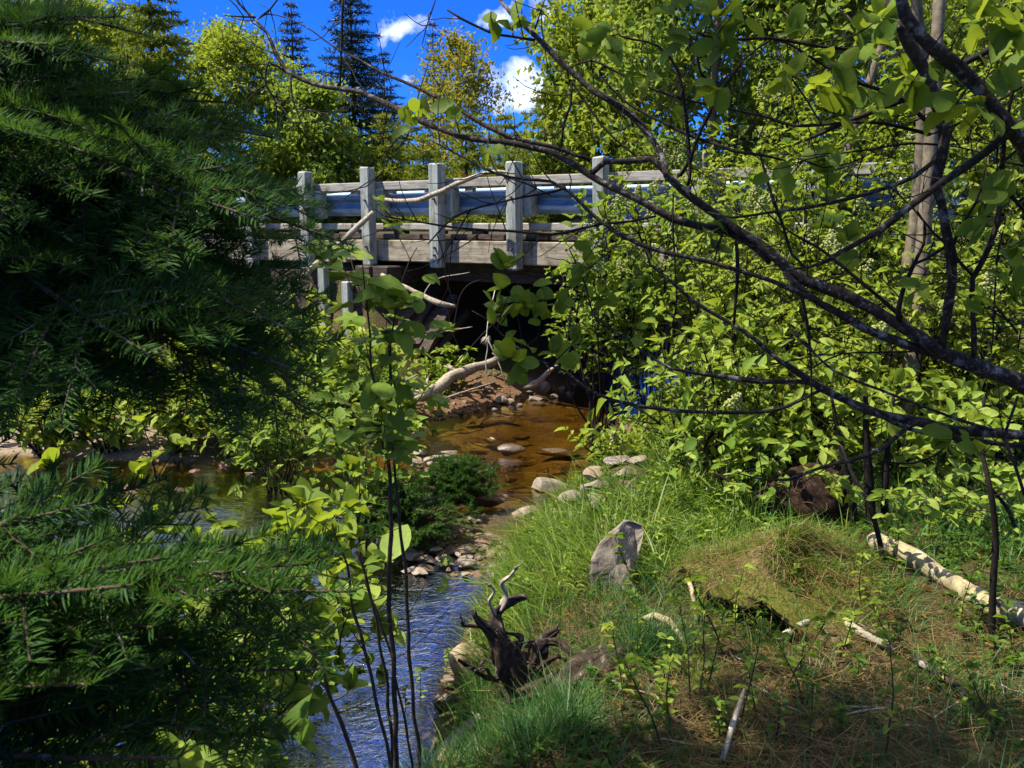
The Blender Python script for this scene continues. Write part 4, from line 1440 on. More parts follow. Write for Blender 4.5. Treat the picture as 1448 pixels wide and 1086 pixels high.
x, y = gp(1256, 5.5); broad_tree('grey_tree', 'slimmer grey trunk partly hidden by leaves next to the straight trunk', x, y, 6.8, 1.6, .085, 'shrub', 82, 13, 4000, .040, low=.55, lean=(.02, .1))
x, y = gp(1180, 9.5); broad_tree('grey_tree', 'thin leaning grey trunk among the high branches', x, y, 7.2, 1.8, .085, 'shrub', 83, 13, 5000, .055, low=.4, lean=(.9, .2))

# ------------------------------------------------------------------ shrubs of the near bank
sh = [  # px, Y, H, R, stems, leaf, flowers, label
    (895, 6.0, .42, .5, 9, .048, 2, 'leafy shrub overhanging the stone pile on the bank'),
    (1000, 6.7, 2.05, .7, 13, .052, 12, 'flowering shrub with the most cream clusters'),
    (1080, 6.0, 1.75, .72, 13, .048, 4, 'dense shrub under the long dark limb'),
    (1170, 6.5, 2.3, .8, 13, .052, 8, 'tall flowering shrub before the slimmer grey trunk'),
    (1262, 5.6, 1.55, .7, 12, .048, 2, 'leafy shrub below the fork of the big limb'),
    (1360, 6.0, 2.2, .8, 13, .052, 5, 'tall shrub before the straight grey trunk'),
    (1445, 5.2, 1.7, .75, 12, .048, 2, 'dense shrub at the edge of the view under the low limb'),
    (935, 7.6, 2.5, .75, 13, .048, 8, 'flowering shrub hiding the end of the bridge'),
    (1055, 7.9, 2.6, .85, 13, .048, 6, 'tall shrub crowding the crash rail'),
    (1010, 5.0, .95, .55, 10, .052, 1, 'low leafy shrub behind the slab boulder'),
    (1120, 5.0, 1.0, .6, 10, .052, 1, 'low leafy shrub above the turf hummock'),
    (1215, 8.6, 2.9, .9, 13, .052, 3, 'big shrub growing against the embankment'),
    (1415, 7.4, 2.7, .95, 13, .052, 3, 'big shrub below the steel rail near the straight trunk'),
    (858, 7.2, 2.6, .5, 15, .048, 5, 'flowering shrub in front of the last open span of rail'),
]
for i, (px, Y, H, Rr, ns, lf, fl, lb) in enumerate(sh):
    x, y = gp(px, Y)
    shrub('elder_shrub', lb, x, y, H, Rr, ns + 2, lf, ('shrub', 'bright', 'shrub', 'round')[i % 4], 100 + i, LEAF_POINT if Y < 6.2 else LEAF_MID, (.46, .55, .42)[i % 3], fl, group='elder shrubs on the bank', gap=.075, fl=.135, low=.5 if 850 < px < 1010 and Y > 6.2 else .12)
# left bank
lb_ = [(455, 8.6, 1.0, .6, 'bright', 'bright shrub before the pale wall posts'), (545, 8.35, .7, .45, 'bright', 'low bright plant before the bleached trunk'), (505, 9.6, .9, .6, 'bright', 'lush shrub at the foot of the wing wall'), (390, 8.9, 1.2, .7, 'shrub', 'leafy shrub half hidden by the fir tips'),
       (300, 8.6, 1.1, .75, 'shrub', 'leafy shrub on the sandy bank behind the fir'), (180, 9.5, 1.4, .9, 'shrub', 'larger shrub on the far bank behind the fir'), (60, 9.5, 1.3, .9, 'bright', 'shrub above the pale sand of the far bank'), (620, 10.6, .55, .4, 'bright', 'small green plant beside the slumped timbers'),
       (330, 7.9, .8, .55, 'bright', 'low shrub at the water line of the far bank, behind the fir tips'), (235, 7.95, .9, .6, 'shrub', 'rounded low shrub on the pale sand of the far bank'), (130, 8.0, .7, .55, 'bright', 'small bright shrub standing alone on the pale sand'), (35, 7.95, .75, .6, 'shrub', 'leafy shrub at the far end of the pale sand')]
for i, (px, Y, H, Rr, mm, lb) in enumerate(lb_):
    x, y = gp(px, Y)
    shrub('bank_shrub', lb, x, y, H, Rr, 10, .085, mm, 140 + i, LEAF_MID, .55, 0, group='shrubs on the far bank', gap=.09)
# low branching shrub over the pool, rooted on the near bank beside the fir
shrub('hazel_shrub', 'spreading shrub with roundish leaves reaching over the pool', -1.7, 2.15, 1.12, .72, 18, .062, 'round', 160, LEAF_OVAL, .66, 0, lean=(.55, 1.15), gap=.075, jitter=.5, k=3, rmax=.009, low=.72)
shrub('hazel_shrub', 'leafy shrub with toothed round leaves behind the fir branch tips', -1.8, 2.3, 1.05, .62, 16, .056, 'bright', 161, LEAF_OVAL, .66, 0, lean=(.55, 1.5), gap=.08, k=3, rmax=.008, low=.5)
shrub('hazel_shrub', 'close shrub with broad shaded leaves under the large fir', -1.55, 1.75, 1.42, .40, 8, .05, 'round', 163, LEAF_OVAL, .6, 0, lean=(.52, .35), gap=.12, k=2, rmax=.008)
shrub('hazel_shrub', 'broad low shrub spreading over the pool edge between the two firs', -1.05, 2.22, 1.0, .55, 16, .058, 'bright', 164, LEAF_OVAL, .66, 0, lean=(.08, .45), gap=.07, k=3, rmax=.006, low=.8)
shrub('hazel_shrub', 'fine leaved pale shrub standing at the head of the pool', -1.9, 6.9, 1.1, .8, 14, .055, 'bright', 165, LEAF_MID, .55, 0, gap=.08, k=3, rmax=.007, z=.0)
shrub('hazel_shrub', 'fresh green shrub in front of the shoal stones', -.95, 5.5, 1.0, .42, 10, .06, 'bright', 162, LEAF_OVAL, .6, 0, lean=(-.05, .3), gap=.10, k=2, rmax=.008, z=0.0)

# ------------------------------------------------------------------ little spruces on the islet
spruce('spruce_sapling', 'dark bushy spruce sapling leaning over the riffle', -.72, 5.55, .42, .36, 'fir', 170, 9, .030, 9, z=.05, w=.0055, per=6, droop=-.05)
spruce('spruce_sapling', 'small fresh spruce sapling beside the brown knobbly stone', -.42, 6.45, .36, .32, 'fir', 171, 9, .030, 10, z=.02, w=.0060, per=8, droop=-.2)


# ------------------------------------------------------------------ fir: boughs with flat sprays of needles
def fir_bough(seed, L=1.0, needle=.0205):
    r = np.random.default_rng(seed)
    gb = G()
    axis = spline([(0, 0, 0), (L * .35, .02 * r.normal(), -.015 * L), (L * .7, .03 * r.normal(), -.02 * L), (L, .02 * r.normal(), .0)], .03)
    t = np.linspace(0, 1, len(axis))
    tube(gb, axis, (.0085 * (1 - t) + .0018) * (.6 + .4 * L), 6, 0, rough=.2)
    segs = []

    def twig(p, d, l, lvl):
        n = max(3, int(l / .03))
        P = bend_path(r, p, d, l, n, -.10 + .1 * lvl, .05)
        tube(gb, P, np.linspace(.0026 - .0006 * lvl, .0011, len(P)), 4, 0, cap=False)
        segs.append(P)
        if lvl < 2 and l > .10:
            dd = nrm(P[-1] - P[0])
            k = int(l / .075)
            for i in range(k):
                s = .28 + .66 * (i + r.uniform(0, .5)) / k
                j = min(len(P) - 2, int(s * (len(P) - 1)))
                sd = nrm(np.cross(dd, (0, 0, 1)))
                for sg in ((-1,), (1,))[i % 2] if lvl else (-1, 1):
                    twig(P[j], nrm(dd * .75 + sd * sg * .75 + (0, 0, r.normal() * .12 - .03)), l * (.42 * (1 - s) + .13) * r.uniform(.8, 1.2), lvl + 1)
    nn = int(L / .082)
    for i in range(nn):
        s = .10 + .86 * (i + r.uniform(-.2, .2)) / nn
        j = min(len(axis) - 2, int(s * (len(axis) - 1)))
        T = nrm(axis[j + 1] - axis[j])
        for sg in (-1, 1):
            d = nrm(T * .72 + np.array([0, 1, 0]) * sg * .8 + (0, 0, r.normal() * .16 - .06))
            twig(axis[j], d, (.42 * L * (1 - s) ** .8 + .06) * r.uniform(.7, 1.2), 0)
    for _ in range(7):                       # bare dead twigs
        j = r.integers(1, int(len(axis) * .7))
        P = bend_path(r, axis[j], nrm(r.normal(size=3) + (0.6, 0, -.3)), r.uniform(.05, .16), 5, -.1, .2)
        tube(gb, P, np.linspace(.0018, .0007, len(P)), 4, 0, cap=False)
    segs.append(axis[int(len(axis) * .35):])
    PP, TT = [], []
    for P in segs:
        d = np.diff(P, axis=0)
        l = np.linalg.norm(d, axis=1)
        n = max(6, int(l.sum() * 950))
        c = np.concatenate([[0], np.cumsum(l)])
        u = r.uniform(0, c[-1], n)
        j = np.clip(np.searchsorted(c, u) - 1, 0, len(l) - 1)
        PP.append(P[j] + d[j] * ((u - c[j]) / np.maximum(l[j], 1e-6))[:, None])
        TT.append(nrm(d[j]))
        # tuft at the tip
        m = 9
        PP.append(np.repeat(P[-1:], m, 0)); TT.append(np.repeat(nrm(d[-1])[None], m, 0))
    P, T = np.concatenate(PP), np.concatenate(TT)
    n = len(P)
    up = np.array([0, 0, 1.0])
    sd = nrm(np.cross(T, np.repeat(up[None], n, 0)))
    uu = np.cross(sd, T)
    a = np.where(r.uniform(size=n) < .5, 1, -1) * r.uniform(.05, 2.05, n)     # brush all round but the underside
    side = sd * np.sin(a)[:, None] + uu * np.cos(a)[:, None] * .9
    D = nrm(T * r.normal(.42, .08, n)[:, None] + side)
    B = T * .20 + uu * .04
    S = nrm(np.cross(D, uu) + .35 * r.normal(size=(n, 3)))
    strips(gb, P, D, B, S, needle * r.uniform(.75, 1.2, n), .0022, 3, 1, np.clip(r.normal(.42, .24, n), 0, 1), .45)
    return gb.mesh('bough', [M['fir_bark'], M['fir']])


BOUGH = [fir_bough(200 + i, L) for i, L in enumerate((.62, .8, .95, .7, .5, .36))]
BL = (.62, .8, .95, .7, .5, .36)


def place_bough(parent, a, b, seed, roll=0.0, kind=None, big=1.0):
    """a bough from a to b (world), its spray turned by roll"""
    a, b = np.asarray(a, float), np.asarray(b, float)
    r = np.random.default_rng(seed)
    L = np.linalg.norm(b - a)
    k = int(np.argmin([abs(x - L / big) + r.uniform(0, .12) for x in BL])) if kind is None else kind
    s = L / BL[k]
    X = nrm(b - a)
    Y = nrm(np.cross(UP, X))
    Z = np.cross(X, Y)
    Y, Z = Y * math.cos(roll) + Z * math.sin(roll), Z * math.cos(roll) - Y * math.sin(roll)
    m = Matrix(np.stack([X, Y, Z], 1).tolist()).to_4x4()
    o = link('bough', BOUGH[k], parent)
    o.matrix_parent_inverse = Matrix.Identity(4)
    o.rotation_mode = 'QUATERNION'
    o.rotation_quaternion = m.to_quaternion()
    o.location = Vector(a - np.array(parent.location))
    o.scale = (s, s * (1 if r.random() < .5 else -1), s)
    return o


def fir(label, x, y, H, boughs, seed, tr, big=1.0, group='firs of the near bank'):
    z0 = hz(x, y)
    root = thing('fir_tree', label, 'tree', (x, y, z0), group)
    gt = G()
    tube(gt, np.array([[.02 * math.sin(t * 9), .02 * math.cos(t * 7), H * t - .1] for t in np.linspace(0, 1, 24)]), np.linspace(tr, tr * .25, 24), 10, rough=.12)
    gt.obj('trunk', M['fir_bark'], root)
    r = np.random.default_rng(seed)
    zc = 2.9
    zc = 4.4
    while zc < H - .1 and tr > .08:           # the crown above
        for q in range(3):
            az = q * 2.094 + zc * 2.1 + r.uniform(-.3, .3)
            Lc = (.9 * (1 - (zc - 4.4) / (H - 4.4)) ** .8 + .2) * r.uniform(.8, 1.1)
            a = np.array([x, y, zc])
            place_bough(root, a, a + Lc * np.array([math.cos(az), math.sin(az), -.22]), seed * 1000 + int(zc * 40) + q, r.uniform(-.3, .3))
        zc += .42
    for i, (zs, px, py, Y, roll) in enumerate(boughs):
        tip = at(px, py, Y)
        a = np.array([x, y, min(zs + .32, 2.58) if tr > .08 else zs + .16])
        # the bough leaves the trunk, then its leafy end hangs towards the tip
        L = np.linalg.norm(tip - a)
        st_ = tip + (a - tip) * min(1.0, .95 / L)
        place_bough(root, st_, tip, seed * 100 + i, roll, None, big)
        if L > .95:
            g = G()
            tube(g, spline([a, (a * .5 + st_ * .5) + (0, 0, .04), st_], .06) - np.array(root.location), [.012] * 1 and np.linspace(.014, .009, len(spline([a, (a * .5 + st_ * .5) + (0, 0, .04), st_], .06))), 6, rough=.15)
            g.obj('branch', M['fir_bark'], root)
    return root


tl = [(2.45, 132, 24, 1.5, .2), (2.2, 60, 70, 1.3, .5)]
up_b = [  # trunk z, tip px, py, Y, roll
    (2.12, 250, 150, 1.75, .5), (2.15, 335, 160, 1.9, -.3), (2.25, 385, 205, 1.8, .35), (2.6, 415, 285, 1.7, .25),
    (2.5, 380, 290, 1.45, -.35), (2.45, 492, 352, 1.6, .3), (2.35, 330, 330, 1.3, .5), (2.3, 350, 415, 1.45, -.45),
    (2.25, 428, 470, 1.55, .4), (2.2, 380, 470, 1.3, .0), (2.2, 452, 552, 1.6, -.25), (2.1, 420, 560, 1.4, .5), 
    (2.05, 250, 470, 1.2, .6), (2.0, 200, 560, 1.3, -.2), (2.5, 170, 260, 1.25, .4), (2.4, 120, 350, 1.3, -.4), 
    (2.15, 110, 135, 1.6, .3), (2.3, 90, 200, 1.2, -.1), (2.05, 100, 560, 1.5, .2), 
    (2.15, 455, 600, 1.7, .3)]
fir('large fir with drooping boughs of dark needles beside the stream', -1.55, 1.75, 6.2, up_b + tl, 3, .10, 1.1)
lo_b = [(1.57, 500, 808, 1.15, .25), (1.6, 430, 800, 1.0, -.3), (1.50, 350, 795, .95, .1), (1.5, 445, 985, 1.0, .35), (1.45, 360, 1050, .95, .3), 
        (1.4, 260, 1060, .85, .2), (1.53, 220, 788, .9, -.5), (1.5, 180, 840, .8, .4), (1.45, 150, 960, .8, -.2), (1.6, 110, 748, .95, .3), (1.4, 90, 1060, .85, .5), (1.45, 40, 900, .9, .1), ]
fir('young fir with low dark boughs close above the pool', -1.05, .95, 2.4, lo_b, 5, .045, 1.1)

# ------------------------------------------------------------------ the branching tree on the near bank
def limb_pts(rows):
    return np.array([(*at(x, y, Y), r * Y / FPX) for x, y, Y, r in rows])


TX, TY = 2.25, 2.45
tree = thing('alder_tree', 'many limbed tree with long bare dark branches arching over the bank', 'tree', (TX, TY, hz(TX, TY)))
T0 = np.array(tree.location)
alltips = []


def limb(rows, nm='limb', mt='alder_bark', n=9, step=.035, rough=.16, seed=0):
    Q = spline(limb_pts(rows), step)
    fade = np.clip(Q[:, 3:4] / .02, .3, 1)
    P = Q[:, :3] + .007 * fade * np.stack([wob(Q[:, :3], 9, 0), wob(Q[:, :3], 9, 1), wob(Q[:, :3], 9, 2)], -1) + .0035 * fade * np.stack([wob(Q[:, :3], 26, 3), wob(Q[:, :3], 26, 1), wob(Q[:, :3], 26, 4)], -1)
    g = G()
    kn = 1 + .16 * np.maximum(wob(Q[:, :3] * (1, 1, 1), 30, seed % 5), 0) ** 2
    tube(g, P - T0, np.maximum(Q[:, 3] * (.72 if nm == 'limb' else .85) * kn, .0011), n, rough=rough, seed=seed)
    g.obj(nm, M[mt], tree)
    return P


main = [(1448, 545, 2.2, 17), (1386, 518, 2.2, 15), (1337, 500, 2.2, 14), (1312, 484, 2.2, 13), (1274, 459, 2.22, 12), (1237, 436, 2.24, 12), (1200, 419, 2.26, 12), (1163, 404, 2.28, 12), (1125, 386, 2.3, 11), (1088, 358, 2.32, 10.5), (1066, 341, 2.34, 9),
        (1029, 315, 2.36, 8.5), (1004, 295, 2.38, 8), (969, 270, 2.4, 8), (942, 248, 2.42, 8), (934, 222, 2.44, 7), (894, 165, 2.48, 6.5), (834, 125, 2.52, 6), (789, 85, 2.56, 5.5), (754, 47, 2.6, 4.5), (724, 20, 2.64, 4), (700, -10, 2.68, 3)]
LM = limb([(1900, 860, 2.4, 34), (1760, 740, 2.35, 30), (1600, 640, 2.25, 24), (1510, 580, 2.2, 20)] + main, n=14, seed=1)
LB = limb([(1090, 372, 2.33, 8), (1054, 342, 2.36, 8), (1024, 326, 2.38, 8), (996, 322, 2.4, 7.5), (954, 310, 2.42, 7.5), (917, 290, 2.44, 7.2), (879, 272, 2.46, 7), (832, 250, 2.5, 6.5), (804, 231, 2.52, 6.5), (780, 216, 2.54, 6), (733, 205, 2.56, 6), (669, 197, 2.6, 5.8), (622, 183, 2.64, 5.5), (574, 162, 2.68, 5.3), (536, 143, 2.72, 5.2), (511, 132, 2.74, 4.6), (463, 125, 2.78, 4.6), (431, 114, 2.8, 4.2), (406, 102, 2.82, 4), (390, 79, 2.84, 3.6), (377, 48, 2.86, 3.2), (361, 29, 2.88, 2.6), (339, 6, 2.9, 1.8), (325, -15, 2.9, 1.2)], n=12, seed=2)
limb([(834, 247, 2.5, 5), (854, 229, 2.48, 5.5), (890, 228, 2.46, 6), (919, 226, 2.45, 6.5), (936, 240, 2.44, 7), (957, 262, 2.42, 6.5)], seed=3)
limb([(834, 228, 2.54, 4), (780, 208, 2.55, 4.5), (727, 197, 2.57, 4.4), (685, 178, 2.6, 4), (638, 149, 2.64, 3.6), (590, 125, 2.68, 3.2), (542, 103, 2.72, 2.6), (511, 86, 2.75, 2), (472, 67, 2.78, 1.5), (441, 44, 2.8, 1.4), (409, 27, 2.84, 1.2), (377, 21, 2.87, 1.2), (361, 29, 2.88, 1.2)], seed=4)
limb([(1345, 505, 2.2, 9), (1319, 499, 2.22, 9.5), (1287, 488, 2.22, 9.5), (1237, 470, 2.24, 8.5), (1200, 450, 2.25, 8), (1163, 428, 2.26, 7.5), (1125, 400, 2.29, 7), (1110, 382, 2.31, 6)], n=10, seed=5)
LD = limb([(1163, 429, 2.26, 4), (1140, 418, 2.25, 5), (1091, 397, 2.26, 5), (1041, 382, 2.28, 4.8), (991, 367, 2.3, 4.6), (942, 357, 2.32, 4.5), (904, 345, 2.34, 4.2), (867, 325, 2.36, 4), (835, 302, 2.38, 3.6), (805, 272, 2.4, 3.2), (780, 257, 2.42, 3), (740, 254, 2.45, 2.6), (701, 245, 2.48, 2.3), (653, 222, 2.5, 1.8), (606, 197, 2.52, 1.2)], seed=6)
LE = limb([(1240, -60, 2.3, 12), (1257, 0, 2.25, 12), (1272, 25, 2.22, 11.5), (1287, 67, 2.2, 11.5), (1309, 107, 2.18, 11), (1322, 149, 2.16, 11), (1332, 194, 2.15, 10), (1327, 239, 2.14, 9), (1322, 264, 2.14, 9), (1332, 292, 2.14, 9), (1337, 325, 2.14, 9), (1345, 362, 2.15, 9.5), (1348, 399, 2.16, 9.5), (1339, 436, 2.17, 8.5), (1333, 466, 2.18, 8), (1328, 497, 2.2, 9)], n=12, seed=7)
LF = limb([(1270, -25, 2.0, 9), (1284, 17, 2.0, 11), (1304, 47, 2.0, 12), (1337, 80, 2.0, 13), (1374, 114, 2.0, 13), (1409, 154, 2.0, 14), (1436, 194, 2.0, 14), (1470, 250, 2.05, 15), (1560, 420, 2.1, 17), (1700, 680, 2.3, 22)], n=12, seed=8)
LG = limb([(1600, 60, 2.0, 11), (1510, 120, 2.0, 10), (1448, 169, 2.0, 9), (1409, 201, 2.02, 8.5), (1362, 236, 2.04, 8), (1307, 279, 2.06, 7), (1267, 310, 2.08, 7), (1225, 337, 2.1, 5.5), (1187, 357, 2.12, 4.5), (1170, 369, 2.13, 4), (1143, 379, 2.14, 3), (1110, 382, 2.15, 2), (1088, 382, 2.16, 1.5)], seed=9)
limb([(1322, 228, 2.14, 4.5), (1294, 250, 2.14, 4.5), (1250, 267, 2.15, 4), (1200, 282, 2.16, 3.8), (1150, 292, 2.18, 3.4), (1088, 300, 2.2, 3), (1035, 308, 2.22, 2.2), (1000, 300, 2.24, 1.4)], seed=10)
LH = limb([(1750, 720, 2.35, 14), (1600, 650, 2.3, 11), (1500, 622, 2.25, 10), (1448, 615, 2.25, 9.5), (1359, 607, 2.25, 9), (1292, 594, 2.26, 8.5), (1247, 585, 2.27, 8), (1203, 567, 2.28, 7.5), (1158, 547, 2.3, 7), (1113, 516, 2.32, 5.5), (1103, 511, 2.32, 5), (1054, 469, 2.34, 4.5), (1009, 442, 2.36, 4), (974, 419, 2.38, 3.4), (939, 389, 2.4, 3), (919, 374, 2.42, 2.6), (912, 350, 2.43, 2.4)], n=10, seed=11)
LH2 = limb([(1158, 547, 2.3, 5), (1136, 540, 2.31, 5), (1068, 538, 2.33, 4.6), (1001, 529, 2.35, 4.2), (948, 520, 2.37, 3.4), (920, 505, 2.4, 2.6), (889, 480, 2.42, 2.2), (860, 461, 2.44, 2), (840, 446, 2.45, 1.8), (825, 394, 2.46, 1.6), (806, 352, 2.46, 1.2)], seed=12)
LH3 = limb([(1165, 550, 2.3, 4), (1158, 553, 2.3, 4), (1113, 574, 2.28, 4), (1068, 582, 2.28, 4), (1001, 582, 2.28, 3.8), (934, 578, 2.28, 3.5), (867, 565, 2.28, 3.3), (827, 547, 2.28, 3), (800, 525, 2.28, 2.6), (757, 508, 2.28, 2.2), (720, 482, 2.28, 1.8), (690, 452, 2.28, 1.4), (668, 440, 2.28, 1)], seed=13)
limb([(1448, 630, 2.23, 5), (1417, 628, 2.24, 5), (1337, 616, 2.25, 5), (1283, 606, 2.25, 4.5), (1240, 585, 2.26, 3)], seed=14)
LH5 = limb([(1300, 597, 2.25, 5), (1283, 603, 2.24, 5), (1247, 632, 2.2, 4.6), (1203, 650, 2.18, 4.2), (1158, 661, 2.16, 3.6), (1113, 679, 2.14, 3), (1080, 679, 2.14, 2), (1040, 668, 2.15, 1.4)], seed=15)
limb([(1420, 612, 2.25, 3.5), (1382, 601, 2.24, 3.2), (1315, 578, 2.24, 3), (1247, 552, 2.24, 2.8), (1180, 525, 2.24, 2.6), (1149, 498, 2.25, 2), (1120, 470, 2.26, 1.4)], seed=16)
LI = limb([(1425, 170, 2.02, 3), (1419, 200, 2.05, 4), (1413, 282, 2.1, 5), (1406, 325, 2.12, 5.5), (1391, 367, 2.14, 5.5), (1376, 394, 2.15, 5.5), (1375, 449, 2.17, 5.5), (1378, 515, 2.2, 6)], seed=17)
